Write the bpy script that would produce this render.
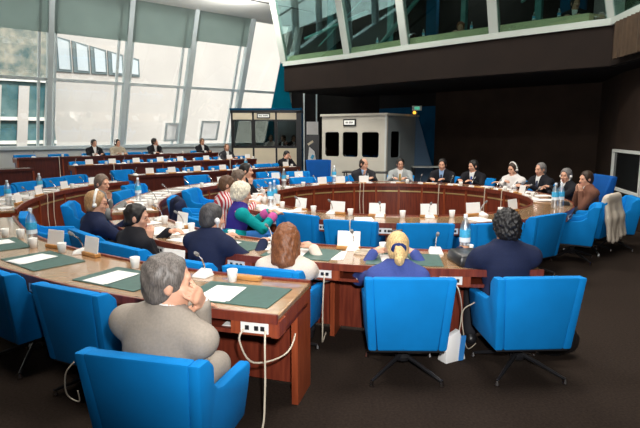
import bpy, bmesh, math, random
import numpy as np
from mathutils import Vector, Matrix
random.seed(7)
for o in list(bpy.data.objects): bpy.data.objects.remove(o, do_unlink=True)
SC = bpy.context.scene
COL = SC.collection
# ---------------------------------------------------------------- camera, world, light, exposure
cam = bpy.data.cameras.new('camera'); cam.lens = 530/640*36; cam.sensor_width = 36; cam.clip_start = .05; cam.clip_end = 300
CAM = bpy.data.objects.new('camera', cam); COL.objects.link(CAM)
CAM.location = (0, 0, 1.76)
CAM.rotation_euler = (math.radians(90)-math.atan(82/530), 0, 0)
SC.camera = CAM
SC.view_settings.view_transform = 'Standard'; SC.view_settings.look = 'None'
SC.view_settings.gamma = 1; SC.view_settings.use_curve_mapping = False
SC.view_settings.exposure = 0.4
W = bpy.data.worlds.new('world'); SC.world = W; W.use_nodes = True
W.node_tree.nodes['Background'].inputs[0].default_value = (.90, .87, .84, 1)
W.node_tree.nodes['Background'].inputs[1].default_value = 2.2
def light(name, kind, loc, power, color=(1, 1, 1), size=.5, aim=None, spot=None, blend=.5, size_y=None):
    l = bpy.data.lights.new(name, kind); l.energy = power; l.color = color
    if kind == 'AREA':
        l.size = size
        if size_y: l.shape = 'RECTANGLE'; l.size_y = size_y
    elif kind == 'SUN': l.angle = math.radians(size)
    else: l.shadow_soft_size = size
    if spot: l.spot_size = math.radians(spot); l.spot_blend = blend
    o = bpy.data.objects.new(name, l); COL.objects.link(o); o.location = loc
    if aim is not None: o.rotation_euler = (Vector(aim)-Vector(loc)).to_track_quat('-Z', 'Y').to_euler()
    return o
# sun on the facades outside (the hall lies under its own roof)
light('sun', 'SUN', (0, 0, 30), 3.0, (1, .96, .9), 1.0, aim=(-9, 10, 18))
# recessed ceiling lamps above the ring of tables
for x, y, p in ((-2.2, 3.2, 120), (1.2, 3.6, 120), (4.0, 4.6, 60), (-2.8, 7.2, 85), (1.2, 8.4, 150), (4.2, 8.2, 90), (0.6, 12.2, 110), (-5.5, 10.5, 30), (-4.2, 14.5, 30)):
    light('ceiling_lamp_light', 'AREA', (x, y, 5.75), p, (1, .95, .87), 1.2, aim=(x, y, 0))
# unseen fill light added to brighten the front of the cream booth
light('booth_front_fill', 'AREA', (-1.6, 14.5, 5.7), 130, (1, .95, .87), .6, aim=(-2.0, 20.5, 1.6))
# unseen fill lights added to brighten the ceiling by the windows and the gallery
for x, y in ((-9.5, 11.5), (-5.5, 15.0), (-2.6, 17.6)): light('ceiling_fill_light', 'AREA', (x, y, 5.1), 55, (1, .98, .94), .8, aim=(x-.6, y+.7, 9))
light('gallery_fill_light', 'AREA', (3.8, 14.0, 5.8), 30, (1, .95, .88), .8, aim=(3.8, 14.0, 0))
# the photographer's flash, beside the lens
light('camera_flash', 'SPOT', (.12, .0, 1.98), 620, (1, .98, .95), .05, aim=(1.0, 8.5, .9), spot=84, blend=1.)

# ---------------------------------------------------------------- materials
def mat(name, col, rough=.6, metal=0., var=0., scale=8., bump=0., stretch=None, col2=None, spec=.5, sheen=0., coat=0.):
    m = bpy.data.materials.new(name); m.use_nodes = True
    nt = m.node_tree; b = nt.nodes['Principled BSDF']
    b.inputs['Roughness'].default_value = rough; b.inputs['Metallic'].default_value = metal
    b.inputs['Specular IOR Level'].default_value = spec
    if sheen: b.inputs['Sheen Weight'].default_value = sheen
    if coat: b.inputs['Coat Weight'].default_value = coat; b.inputs['Coat Roughness'].default_value = .15
    c = (*col, 1)
    tc = nt.nodes.new('ShaderNodeTexCoord'); mp = nt.nodes.new('ShaderNodeMapping')
    nt.links.new(tc.outputs['Object'], mp.inputs[0])
    if stretch: mp.inputs['Scale'].default_value = stretch
    n = nt.nodes.new('ShaderNodeTexNoise'); n.inputs['Scale'].default_value = scale; n.inputs['Detail'].default_value = 4
    nt.links.new(mp.outputs[0], n.inputs['Vector'])
    r = nt.nodes.new('ShaderNodeValToRGB')
    d = (*col2, 1) if col2 else tuple(max(0, v*(1-var)) for v in col)+(1,)
    e = c if col2 else tuple(min(1, v*(1+var)) for v in col)+(1,)
    r.color_ramp.elements[0].color = d; r.color_ramp.elements[1].color = e
    r.color_ramp.elements[0].position = .32; r.color_ramp.elements[1].position = .68
    nt.links.new(n.outputs['Fac'], r.inputs[0]); nt.links.new(r.outputs[0], b.inputs['Base Color'])
    if bump:
        bp = nt.nodes.new('ShaderNodeBump'); bp.inputs['Strength'].default_value = bump; bp.inputs['Distance'].default_value = .01
        nt.links.new(n.outputs['Fac'], bp.inputs['Height']); nt.links.new(bp.outputs[0], b.inputs['Normal'])
    return m
def glassy(name, tint, refl=.08, rough=.0, gcol=(1, 1, 1)):
    m = bpy.data.materials.new(name); m.use_nodes = True; nt = m.node_tree
    out = nt.nodes['Material Output']; nt.nodes.remove(nt.nodes['Principled BSDF'])
    t = nt.nodes.new('ShaderNodeBsdfTransparent'); t.inputs[0].default_value = (*tint, 1)
    g = nt.nodes.new('ShaderNodeBsdfGlossy'); g.inputs['Roughness'].default_value = rough; g.inputs['Color'].default_value = (*gcol, 1)
    n = nt.nodes.new('ShaderNodeTexNoise'); n.inputs['Scale'].default_value = 3
    mr = nt.nodes.new('ShaderNodeMapRange'); mr.inputs['To Min'].default_value = refl*.85; mr.inputs['To Max'].default_value = refl*1.15
    nt.links.new(n.outputs['Fac'], mr.inputs['Value'])
    x = nt.nodes.new('ShaderNodeMixShader'); nt.links.new(mr.outputs[0], x.inputs[0])
    nt.links.new(t.outputs[0], x.inputs[1]); nt.links.new(g.outputs[0], x.inputs[2]); nt.links.new(x.outputs[0], out.inputs[0])
    return m
def translucent(name, col, tint):
    m = bpy.data.materials.new(name); m.use_nodes = True; nt = m.node_tree
    out = nt.nodes['Material Output']; nt.nodes.remove(nt.nodes['Principled BSDF'])
    t = nt.nodes.new('ShaderNodeBsdfTransparent'); t.inputs[0].default_value = (*tint, 1)
    n = nt.nodes.new('ShaderNodeTexNoise'); n.inputs['Scale'].default_value = 1.2
    r = nt.nodes.new('ShaderNodeValToRGB'); r.color_ramp.elements[0].color = tuple(v*.8 for v in col)+(1,); r.color_ramp.elements[1].color = tuple(v*1.2 for v in col)+(1,)
    nt.links.new(n.outputs['Fac'], r.inputs[0])
    d = nt.nodes.new('ShaderNodeBsdfTranslucent'); nt.links.new(r.outputs[0], d.inputs[0])
    d2 = nt.nodes.new('ShaderNodeBsdfDiffuse'); nt.links.new(r.outputs[0], d2.inputs[0])
    x = nt.nodes.new('ShaderNodeMixShader'); x.inputs[0].default_value = .3
    nt.links.new(d.outputs[0], x.inputs[1]); nt.links.new(d2.outputs[0], x.inputs[2])
    y = nt.nodes.new('ShaderNodeMixShader'); y.inputs[0].default_value = .75
    nt.links.new(t.outputs[0], y.inputs[1]); nt.links.new(x.outputs[0], y.inputs[2]); nt.links.new(y.outputs[0], out.inputs[0])
    return m
def emit(name, col, s):
    m = bpy.data.materials.new(name); m.use_nodes = True; nt = m.node_tree
    b = nt.nodes['Principled BSDF']; b.inputs['Base Color'].default_value = (*col, 1)
    b.inputs['Emission Color'].default_value = (*col, 1); b.inputs['Emission Strength'].default_value = s
    return m
M = dict(
 shadewood=mat('shaded_mahogany', (.11, .022, .013), .35, scale=5, stretch=(9, 9, .7), col2=(.06, .012, .008)),  # mahogany darkened in colour to stand for the dim light on the tiers
 blue=mat('blue_fabric', (.0, .19, .54), .85, var=.10, scale=3, bump=.08, spec=.2),
 dblue=mat('deep_blue_fabric', (.003, .075, .30), .85, var=.1, scale=3, spec=.2),
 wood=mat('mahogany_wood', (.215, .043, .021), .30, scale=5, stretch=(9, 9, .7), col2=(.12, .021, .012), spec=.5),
 woodlit=mat('flash_lit_mahogany', (.32, .068, .024), .32, scale=5, stretch=(9, 9, .7), col2=(.20, .038, .014)),  # lighter mahogany copy, the flash on the desk ends put into its colour
 top=mat('desk_top_wood', (.44, .27, .145), .16, scale=4, stretch=(1.2, 6, 1), col2=(.31, .175, .088), spec=.7, coat=.8),
 gold=mat('brass_strip', (.62, .48, .22), .35, metal=.6, var=.1),
 blotter=mat('green_leather_blotter', (.035, .10, .085), .45, var=.12, scale=20),
 paper=mat('white_paper', (.80, .79, .77), .75, var=.03),
 white=mat('white_plastic', (.78, .77, .74), .4, var=.03),
 card=mat('white_card', (.85, .84, .82), .7, var=.02),
 cardwood=mat('pale_wood_block', (.50, .24, .07), .4, var=.2, stretch=(1, 8, 8)),
 black=mat('black_metal', (.012, .012, .014), .35, var=.1),
 chrome=mat('chrome', (.6, .6, .62), .15, metal=1., var=.05),
 carpet=mat('brown_carpet', (.030, .021, .016), .95, scale=60, bump=.25, col2=(.018, .012, .009), spec=.1),
 wallb=mat('dark_brown_wall', (.030, .0175, .0115), .8, var=.2, scale=2, spec=.25),
 wallf=mat('dark_brown_fascia', (.012, .0072, .0052), .8, var=.15, scale=2, spec=.2),  # wall brown darkened to offset the flash falling on the fascia
 wallk=mat('near_black_wall', (.010, .008, .008), .85, var=.2, scale=2, spec=.2),
 wallblue=mat('blue_wall_cloth', (.004, .075, .17), .9, var=.15, scale=2, spec=.1),
 wallteal=mat('teal_blue_wall', (.0, .14, .22), .9, var=.1, scale=2, spec=.1),
 wallgrey=mat('slate_blue_panel', (.07, .12, .19), .8, var=.1, scale=2, spec=.2),
 gframe=mat('grey_green_gallery_frame', (.36, .40, .37), .5, var=.05, scale=2),
 ceil=mat('grey_beige_ceiling', (.80, .80, .75), .8, var=.04, scale=1),
 frame=mat('grey_green_aluminium', (.62, .70, .71), .4, var=.06, scale=2),
 pale=mat('pale_painted_frame', (.66, .68, .65), .5, var=.05, scale=2),
 sill=mat('cream_sill', (.80, .72, .42), .5, var=.05),
 cream=mat('cream_booth_panel', (.80, .70, .52), .6, var=.04, scale=2),
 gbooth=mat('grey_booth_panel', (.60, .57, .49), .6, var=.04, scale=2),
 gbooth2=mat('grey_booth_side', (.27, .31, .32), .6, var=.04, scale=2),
 tier=mat('tier_carpet', (.030, .021, .016), .95, var=.2, scale=50, spec=.1),
 obuild=mat('white_render_facade', (.43, .415, .40), .9, var=.05, scale=.5),
 obuild2=mat('concrete_panel', (.30, .29, .24), .9, scale=2.2, col2=(.06, .11, .115)),
 oglass=mat('outside_teal_glazing', (.02, .085, .095), .25, scale=1.3, col2=(.11, .20, .21)),
 ogl2=mat('outside_grey_glazing', (.42, .48, .52), .3, var=.1, scale=.6),
 odark=mat('outside_dark_frame', (.10, .14, .15), .5, var=.1),
 ground=mat('outside_pavement', (.55, .53, .50), .9, var=.1, scale=.4),
 glass=glassy('window_glass', (.97, .98, .97), .05),
 gglass=glassy('gallery_glass', (.62, .72, .70), .14, gcol=(.55, .8, .8)),
 bglass=glassy('booth_dark_glass', (.50, .54, .53), .07),
 bglass2=glassy('booth_black_glass', (.16, .17, .17), .06),
 blind=translucent('grey_green_blind', (.46, .54, .52), (.34, .40, .38)),
 frost=translucent('frosted_white_sheet', (.9, .9, .9), (.8, .8, .8)),
 bottle=glassy('clear_bottle_plastic', (.90, .94, .97), .30, .3),
 label=mat('blue_bottle_label', (.05, .42, .72), .5, var=.15, scale=60),
 labelw=mat('white_bottle_label', (.75, .85, .92), .5, var=.03),
 cap=mat('pale_bottle_cap', (.75, .80, .88), .4, var=.03),
 capb=mat('blue_bottle_cap', (.04, .25, .65), .4, var=.03),
 cable=mat('cream_cable', (.66, .58, .46), .5, var=.05),
 skin=mat('skin', (.62, .33, .22), .5, var=.08, scale=12),
 skin2=mat('tan_skin', (.50, .25, .15), .5, var=.08, scale=12),
 lip=mat('lips', (.42, .13, .10), .45, var=.05),
 eye=mat('dark_eye', (.03, .02, .015), .25, var=.1),
 signw=emit('lit_sign_face', (.85, .85, .80), .25),
 ink=mat('black_ink', (.02, .02, .02), .6, var=.1),
 exit=emit('exit_sign_green', (.10, .55, .35), .5),
 lampo=emit('orange_lamp', (1., .45, .05), 1.5),
)
# ---------------------------------------------------------------- helpers
class MB:
    """collects geometry, then links it as one mesh object"""
    def __init__(s): s.v = []; s.f = []; s.m = []; s.mi = 0
    def add(s, vs, fs, mi=None):
        n = len(s.v); s.v += [tuple(v) for v in vs]
        for f in fs: s.f.append(tuple(i+n for i in f)); s.m.append(s.mi if mi is None else mi)
    def box(s, c, d, rot=None, taper=None, mi=None):
        x, y, z = d[0]/2, d[1]/2, d[2]/2; P = []
        for sz in (-1, 1):
            t = taper if (taper and sz > 0) else 1
            for sx, sy in ((-1, -1), (1, -1), (1, 1), (-1, 1)): P.append(Vector((sx*x*t, sy*y*t, sz*z)))
        if rot is not None: P = [rot @ p for p in P]
        s.add([p+Vector(c) for p in P], [(3, 2, 1, 0), (4, 5, 6, 7), (0, 1, 5, 4), (1, 2, 6, 5), (2, 3, 7, 6), (3, 0, 4, 7)], mi)
    def hexa(s, P, mi=None):   # 8 points: bottom ring, top ring
        s.add(P, [(3, 2, 1, 0), (4, 5, 6, 7), (0, 1, 5, 4), (1, 2, 6, 5), (2, 3, 7, 6), (3, 0, 4, 7)], mi)
    def tube(s, pts, r, n=8, mi=None, caps=True):
        pts = [Vector(p) for p in pts]; N = len(pts); rs = r if isinstance(r, (list, tuple)) else [r]*N
        V = []; up = None
        for i, p in enumerate(pts):
            t = (pts[min(i+1, N-1)]-pts[max(i-1, 0)]).normalized()
            if up is None: up = t.orthogonal().normalized()
            up = (up-t*up.dot(t)); up = up.normalized() if up.length > 1e-6 else t.orthogonal().normalized()
            w = t.cross(up)
            for k in range(n):
                a = 2*math.pi*k/n; V.append(p+(up*math.cos(a)+w*math.sin(a))*rs[i])
        F = [(i*n+k, i*n+(k+1) % n, (i+1)*n+(k+1) % n, (i+1)*n+k) for i in range(N-1) for k in range(n)]
        if caps: F += [tuple(range(n-1, -1, -1)), tuple((N-1)*n+k for k in range(n))]
        s.add(V, F, mi)
    def lathe(s, prof, c=(0, 0, 0), n=14, mi=None):
        V = []; c = Vector(c)
        for r, z in prof:
            for k in range(n):
                a = 2*math.pi*k/n; V.append(c+Vector((r*math.cos(a), r*math.sin(a), z)))
        N = len(prof)
        F = [(i*n+k, i*n+(k+1) % n, (i+1)*n+(k+1) % n, (i+1)*n+k) for i in range(N-1) for k in range(n)]
        F += [tuple(range(n-1, -1, -1)), tuple((N-1)*n+k for k in range(n))]
        s.add(V, F, mi)
    def prism(s, poly, axis, a, b, mi=None):   # poly 2-D in the plane normal to axis, extruded a..b
        def P(u, v, w): return {'x': (w, u, v), 'y': (u, w, v), 'z': (u, v, w)}[axis]
        n = len(poly)
        V = [P(u, v, a) for u, v in poly]+[P(u, v, b) for u, v in poly]
        F = [tuple(range(n-1, -1, -1)), tuple(range(n, 2*n))]+[(i, (i+1) % n, n+(i+1) % n, n+i) for i in range(n)]
        s.add(V, F, mi)
    def strip(s, A, B, z0, z1, mi=None):   # solid band between two plan polylines
        n = len(A); V = [(p[0], p[1], z0) for p in A]+[(p[0], p[1], z0) for p in B]+[(p[0], p[1], z1) for p in A]+[(p[0], p[1], z1) for p in B]
        F = []
        for i in range(n-1):
            F += [(i, i+1, n+i+1, n+i), (2*n+i, 3*n+i, 3*n+i+1, 2*n+i+1), (i, 2*n+i, 2*n+i+1, i+1), (n+i, n+i+1, 3*n+i+1, 3*n+i)]
        F += [(0, n, 3*n, 2*n), (n-1, 3*n-1, 4*n-1, 2*n-1)]
        s.add(V, F, mi)
    def build(s, name, mats, parent=None, loc=None, rotz=0, bevel=0, smooth=False, seg=2):
        me = bpy.data.meshes.new(name); me.from_pydata(s.v, [], s.f)
        for m in (mats if isinstance(mats, (list, tuple)) else [mats]): me.materials.append(M[m] if isinstance(m, str) else m)
        me.polygons.foreach_set('material_index', s.m)
        bm = bmesh.new(); bm.from_mesh(me); bmesh.ops.recalc_face_normals(bm, faces=bm.faces)
        if bevel:
            es = [e for e in bm.edges if len(e.link_faces) == 2 and e.calc_face_angle(0) > .6]
            bmesh.ops.bevel(bm, geom=es, offset=bevel, segments=seg, affect='EDGES', profile=.5, clamp_overlap=True)
        bm.to_mesh(me); bm.free()
        if smooth or bevel:
            for p in me.polygons: p.use_smooth = True
            if not smooth or bevel:
                try: me.set_sharp_from_angle(angle=math.radians(40))
                except Exception: pass
        o = bpy.data.objects.new(name, me); COL.objects.link(o)
        if parent: o.parent = parent
        if loc is not None: o.location = loc
        o.rotation_euler.z = rotz
        return o
def tag(o, label, cat, group=None, kind=None):
    o['label'] = label; o['category'] = cat
    if group: o['group'] = group
    if kind: o['kind'] = kind
    return o
def thing(name, label, cat, loc=(0, 0, 0), rotz=0, group=None):
    o = bpy.data.objects.new(name, None); COL.objects.link(o); o.empty_display_size = .1
    o.location = loc; o.rotation_euler.z = rotz
    return tag(o, label, cat, group)
def struct(o, label=None):
    o['kind'] = 'structure'
    if label: o['label'] = label; 
    return o
def dup(root, label, loc, rotz, group=None):
    r = root.copy(); COL.objects.link(r); r.location = loc; r.rotation_euler.z = rotz
    r['label'] = label
    if group: r['group'] = group
    for c0 in root.children:
        c = c0.copy(); COL.objects.link(c); c.parent = r
        for g0 in c0.children:
            g = g0.copy(); COL.objects.link(g); g.parent = c
    return r
def R(d): return math.radians(d)
CX, CY = 1.2, 8.45
def pol(r, a): return (CX+r*math.cos(R(a)), CY+r*math.sin(R(a)))
def lerp(tab, a):
    if a <= tab[0][0]: return tab[0][1:]
    for p, q in zip(tab, tab[1:]):
        if a <= q[0]:
            t = (a-p[0])/(q[0]-p[0]); return tuple(u+(v-u)*t for u, v in zip(p[1:], q[1:]))
    return tab[-1][1:]
def faceC(x, y): return math.atan2(-(CX-x), CY-y)
ORD = ['first', 'second', 'third', 'fourth', 'fifth', 'sixth', 'seventh', 'eighth', 'ninth', 'tenth', 'eleventh', 'twelfth', 'thirteenth']
# window wall line: P0 + t*D, inward normal NI
P0 = Vector((-10.27, 17, 0)); D = Vector((.755, .656, 0)).normalized(); NI = Vector((.656, -.755, 0)).normalized()
def wl(t, off=0, z=0): p = P0+D*t+NI*off; return Vector((p.x, p.y, z))
ZS, LEAN, ZC = 1.26, .37, 6.05
def wz(t, z, off=0): return wl(t, off+(max(z, ZS)-ZS)*LEAN, z)      # on the leaning glass
# ---------------------------------------------------------------- setting
mb = MB(); mb.box((-2, 9, -.05), (46, 46, .1)); struct(mb.build('floor', 'carpet'))
for nm, o0, z in (('trim_1', 5.55, .13), ('trim_2', 2.95, .26)):     # the two raised carpeted tiers by the windows
    mb = MB(); A = [wl(-11, o0), wl(7.5, o0)]; B = [wl(-11, .02), wl(9.0, .02)]
    mb.strip(A, B, 0, z); struct(mb.build(nm, 'tier'))
# window wall: parapet, posts, transoms, glass, blinds
mb = MB(); mb.strip([wl(-14), wl(10.8)], [wl(-14, -.25), wl(10.8, -.25)], 0, 1.18); struct(mb.build('wall_left', 'pale'))
mb = MB(); mb.strip([wl(-14, .12), wl(10.7, .12)], [wl(-14, -.3), wl(10.7, -.3)], 1.18, 1.30); struct(mb.build('trim_3', 'frame'))
TS = [-12.7, -10.35, -8.0, -5.65, -3.3, -.9, 1.48, 3.92, 6.25, 8.62, 11.0]
def bar(mb, a, b, w, d, mi=None):      # a box beam between two points on the leaning wall, w along D, d along NI
    u, n = D*w/2, NI*d
    mb.hexa([a-u, a+u, a+u-n, a-u-n, b-u, b+u, b+u-n, b-u-n], mi)
def hbar(mb, t0, t1, z, h, d, off=0):
    a, b, c, e = wz(t0, z-h/2, off), wz(t1, z-h/2, off), wz(t1, z+h/2, off), wz(t0, z+h/2, off); n = NI*d
    mb.hexa([a, b, b-n, a-n, e, c, c-n, e-n])
for i, (t0, t1) in enumerate(zip(TS, TS[1:])):
    root = MB(); bar(root, wz(t0, 1.25, .10), wz(t0, ZC, .10), .16, .22); bar(root, wz(t0+.42, 1.25, .0), wz(t0+.42, ZC, .0), .05, .08) if False else None
    bar(root, wz(t0+.17, 1.25, -.02), wz(t0+.17, ZC, -.02), .06, .1); bar(root, wz(t1-.30, 1.25, -.02), wz(t1-.30, ZC, -.02), .07, .1)
    o = struct(root.build('window_%d' % (i+1), 'frame'))
    mb = MB(); hbar(mb, t0+.08, t1-.08, 3.42, .09, .1); mb.build('transom', 'frame', o)
    mb = MB(); a, b, c, e = wz(t0, 1.28, -.06), wz(t1, 1.28, -.06), wz(t1, ZC, -.06), wz(t0, ZC, -.06); n = NI*.012
    mb.hexa([a, b, b-n, a-n, e, c, c-n, e-n]); mb.build('window_pane', 'glass', o)
    zb = {10: None, 9: 5.05}.get(i+1, 4.78)
    if zb:
        mb = MB(); a, b, c, e = wz(t0+.08, zb, .02), wz(t1-.05, zb, .02), wz(t1-.05, ZC, .02), wz(t0+.08, ZC, .02); n = NI*.012
        mb.hexa([a, b, b-n, a-n, e, c, c-n, e-n]); mb.build('roller_blind', 'blind', o)
mb = MB(); bar(mb, wz(11.05, 1.2, .15), wz(11.05, ZC, .15), .42, .3); bar(mb, wz(10.55, 1.2, .02), wz(10.55, ZC, .02), .12, .2); struct(mb.build('trim_4', 'pale'))
# ceiling
e0, e1 = wz(-14, ZC, -.3), wz(10.9, ZC, -.3)
mb = MB(); V = [(e0.x, e0.y), (e1.x, e1.y), (2, 24.5), (9, 15), (7, -5), (-22, -5)]; mb.prism(V, 'z', ZC, ZC+.2); struct(mb.build('ceiling', 'ceil'))
q = [wz(t, ZC-.01, o) for t, o in ((-2, 2.5), (9.5, 2.5), (9.5, 2.56), (-2, 2.56))]
mb = MB(); mb.prism([(p.x, p.y) for p in q], 'z', ZC-.02, ZC); struct(mb.build('trim_5', 'black'))
# walls: blue end wall, brown curved wall, right side wall, behind the camera
def wallseg(name, a, b, z0, z1, m, th=.2):
    a, b = Vector((*a, 0)), Vector((*b, 0)); n = Vector((-(b-a).y, (b-a).x, 0)).normalized()*th
    mb = MB(); mb.strip([a, b], [a+n, b+n], z0, z1); return struct(mb.build(name, m))
wallseg('wall_end', (-1.75, 24.3), (3.58, 16.75), 0, 2.56, 'wallblue'); wallseg('wall_above', (-1.25, 23.6), (3.58, 16.75), 2.56, ZC, 'wallk')
for i, (a, b) in enumerate((((3.58, 16.75), (6.75, 13.0)), ((6.75, 13.0), (6.05, 10.95)), ((6.05, 10.95), (5.65, 9.1)), ((5.65, 9.1), (5.4, 7.6)), ((5.4, 7.6), (5.4, -4)))):
    wallseg(['wall_back', 'wall_curve', 'wall_right', 'wall_side', 'wall_near'][i], a, b, 0, ZC, 'wallb')
wallseg('wall_rear', (5.4, -4), (-21, -4), 0, ZC, 'wallb'); wl14 = wl(-14)
wallseg('wall_west', (-21, -4), (wl14.x, wl14.y), 0, ZC, 'wallb')
# teal slanted wedge at the end of the windows, dark wall with two light strips behind the booths
a = wz(10.95, .0); mb = MB(); b0 = Vector((-.55, 19.3, 0))
mb.hexa([(-2.62, 22.4, 0), (-.72, 22.4, 0), (-.72, 22.5, 0), (-2.62, 22.5, 0), (-1.58, 22.4, 4.8), (-1.50, 22.4, 4.8), (-1.50, 22.5, 4.8), (-1.58, 22.5, 4.8)])
struct(mb.build('wall_wedge', 'wallteal'))
mb = MB(); mb.box((.72, 18.6, 1.9), (2.64, .1, 3.8)); struct(mb.build('wall_backdrop', 'wallk'))
for i, x in enumerate((-.55, -.12)):
    mb = MB(); mb.box((x, 18.5, 1.9), (.05, .06, 3.8)); struct(mb.build('trim_%d' % (6+i), 'frame'))
# slate panel leaning beside the grey booth
mb = MB(); mb.hexa([(2.75, 15.9, 0), (3.55, 15.75, 0), (3.58, 15.85, 0), (2.78, 16.0, 0), (2.70, 15.95, 2.35), (2.86, 15.92, 2.35), (2.88, 16.0, 2.35), (2.72, 16.05, 2.35)])
struct(mb.build('wall_panel', 'wallgrey'))
# ---------------------------------------------------------------- interpreters' gallery
G = [Vector((-1.02, 15.95, 0)), Vector((.0, 15.0, 0))]
GP = [(-1.05, 16.0), (.72, 14.42), (2.02, 13.0), (3.62, 11.45), (5.28, 9.95), (5.12, 8.4), (5.0, 6.0)]
GP = [Vector((x, y, 0)) for x, y in GP]
ZF, ZSI, GL = 2.95, 3.72, .26
def gn(i):
    a, b = GP[i], GP[i+1]; d = (b-a).normalized(); return Vector((d.y, -d.x, 0))  # towards the hall
def gcorner(i, z, off=0.):
    if i == 0: n = gn(0)
    elif i == len(GP)-1: n = gn(i-1)
    else:
        n = (gn(i-1)+gn(i)); n = n/(n.length**2)*2*.5*2 if False else n.normalized()/max(.5, n.normalized().dot(gn(i)))
    p = GP[i] + n*(max(0, z-ZSI)*GL+off) if True else None
    return Vector((p.x, p.y, z))
NG = len(GP)
if gn(0).y > 0: raise SystemExit('normal')
mb = MB(); A = [gcorner(i, 0, .0) for i in range(NG)]; B = [gcorner(i, 0, -.12) for i in range(NG)]
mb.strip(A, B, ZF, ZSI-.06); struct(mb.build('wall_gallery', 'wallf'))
mb = MB(); B2 = [gcorner(i, 0, -3.2) for i in range(NG)]; mb.strip([gcorner(i, 0, -.05) for i in range(NG)], B2, ZF-.02, ZF+.12); struct(mb.build('floor_gallery', 'wallk'))
mb = MB(); mb.strip([gcorner(i, 0, .06) for i in range(NG)], [gcorner(i, 0, -.16) for i in range(NG)], ZSI-.06, ZSI+.06); struct(mb.build('trim_8', 'gframe'))
GC = lambda o: [gcorner(i, 0, o) for i in range(4)]+[gcorner(3, 0, o).lerp(gcorner(4, 0, o), .80)]
mb = MB(); mb.strip(GC(-.04), GC(-.16), ZSI+.055, ZSI+.22); mb.strip(GC(-.16), GC(-.62), ZSI+.17, ZSI+.22); tag(mb.build('gallery_counter', 'sill'), 'long cream counter running along the inside of the upper gallery windows', 'counter')
mb = MB(); mb.strip([gcorner(i, 0, -2.6) for i in range(NG)], [gcorner(i, 0, -2.7) for i in range(NG)], ZF, ZC); struct(mb.build('wall_gallery_back', 'wallk'))
for i in range(NG-1):
    fr = MB()
    def mull(i, w0, w1, d=.14):
        dr = (GP[min(i+1, NG-1)]-GP[max(i-1, 0)]).normalized(); n = gn(min(i, NG-2))
        a, b = gcorner(i, ZSI+.03, .03), gcorner(i, ZC, .03)
        fr.hexa([a-dr*w0, a+dr*w1, a+dr*w1-n*d, a-dr*w0-n*d, b-dr*w0, b+dr*w1, b+dr*w1-n*d, b-dr*w0-n*d])
    mull(i, .10, .10)
    if i == NG-2: mull(i+1, .1, .1)
    o = struct(fr.build('window_%d' % (20+i), 'gframe'))
    mb = MB(); a, b, c, e = gcorner(i, ZSI+.05), gcorner(i+1, ZSI+.05), gcorner(i+1, ZC), gcorner(i, ZC); n = gn(i)*.012
    mb.hexa([a, b, b-n, a-n, e, c, c-n, e-n]); mb.build('window_pane', 'gglass', o)
# teal bars and posts modelling reflections in the gallery glass, with blue dividers
M['teal'] = mat('teal_reflection', (.10, .30, .30), .4, var=.1); M['tealp'] = mat('teal_cloth', (.03, .12, .14), .8, var=.2, scale=2)
def gin(i, t, z, off):
    p = GP[i].lerp(GP[i+1], t)-gn(i)*off; return Vector((p.x, p.y, z))
for lab, (a, b, r) in (('teal reflected beam modelled across the leftmost gallery window', (gin(0, .0, 4.55, .9), gin(0, .98, 5.0, .9), .045)),
                       ('long teal reflected beam modelled behind the second gallery window', (gin(1, -.05, 4.0, 1.2), gin(1, 1.0, 5.6, 1.2), .06)),
                       ('thin teal reflection modelled as a rod behind the fourth gallery window', (gin(3, .02, 4.6, 1.2), gin(3, .5, 5.2, 1.2), .03)),
                       ('thin teal reflection modelled as a rod behind the leftmost gallery window', (gin(0, .2, 4.3, 1.0), gin(0, .95, 5.5, 1.0), .018))):
    mb = MB(); mb.tube([a, b], r, 6); tag(mb.build('reflected_bar', 'teal'), lab, 'reflection')
for i, t, w, m_, lab in ((0, .3, .25, 'tealp', 'teal reflected column modelled behind the leftmost gallery window'), (1, .18, .12, 'teal', 'slim teal reflected column modelled behind the second gallery window'), (1, .9, .3, 'wallblue', 'blue post at the right of the second gallery window'),
                   (2, .35, .12, 'teal', 'teal reflected column modelled behind the third gallery window'), (3, .18, .14, 'teal', 'teal reflected column modelled behind the fourth gallery window'), (3, .5, .5, 'wallblue', 'wide blue divider in the fourth gallery window')):
    mb = MB(); p = gin(i, t, (ZF+ZC)/2, 1.3); mb.box(p, (w, .12, ZC-ZF-.2), Matrix.Rotation(math.atan2(-gn(i).x, gn(i).y), 3, 'Z')); tag(mb.build('gallery_upright', m_), lab, 'post')
mb = MB(); p = gin(1, .62, 4.62, .7); mb.box(p, (.22, .01, .26), Matrix.Rotation(R(-42), 3, 'Z')); tag(mb.build('pinned_notice', 'paper'), 'small white notice behind the second gallery window', 'notice')
M['lwall'] = mat('pale_gallery_wall', (.45, .40, .40), .7, var=.05)
mb = MB(); mb.box(gin(3, .86, 4.9, 1.5), (.9, .08, 1.9), Matrix.Rotation(R(-43), 3, 'Z')); struct(mb.build('wall_gallery_pale', 'lwall'))
# tan curtain beside the fascia on the right
M['tan'] = mat('tan_curtain', (.045, .026, .012), .9, var=.2, scale=6)
mb = MB(); pts = []
for k in range(41):
    t = k/40; y = 9.6-1.1*t; pts.append((5.14-.02*t*5+.03*math.sin(k*1.3), y))
mb.strip([(x-.02, y) for x, y in pts], [(x+.02, y) for x, y in pts], 3.02, 3.64); tag(mb.build('curtain', 'tan', smooth=False), 'brown pleated curtain hanging at the right end below the gallery windows', 'curtain')
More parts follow.
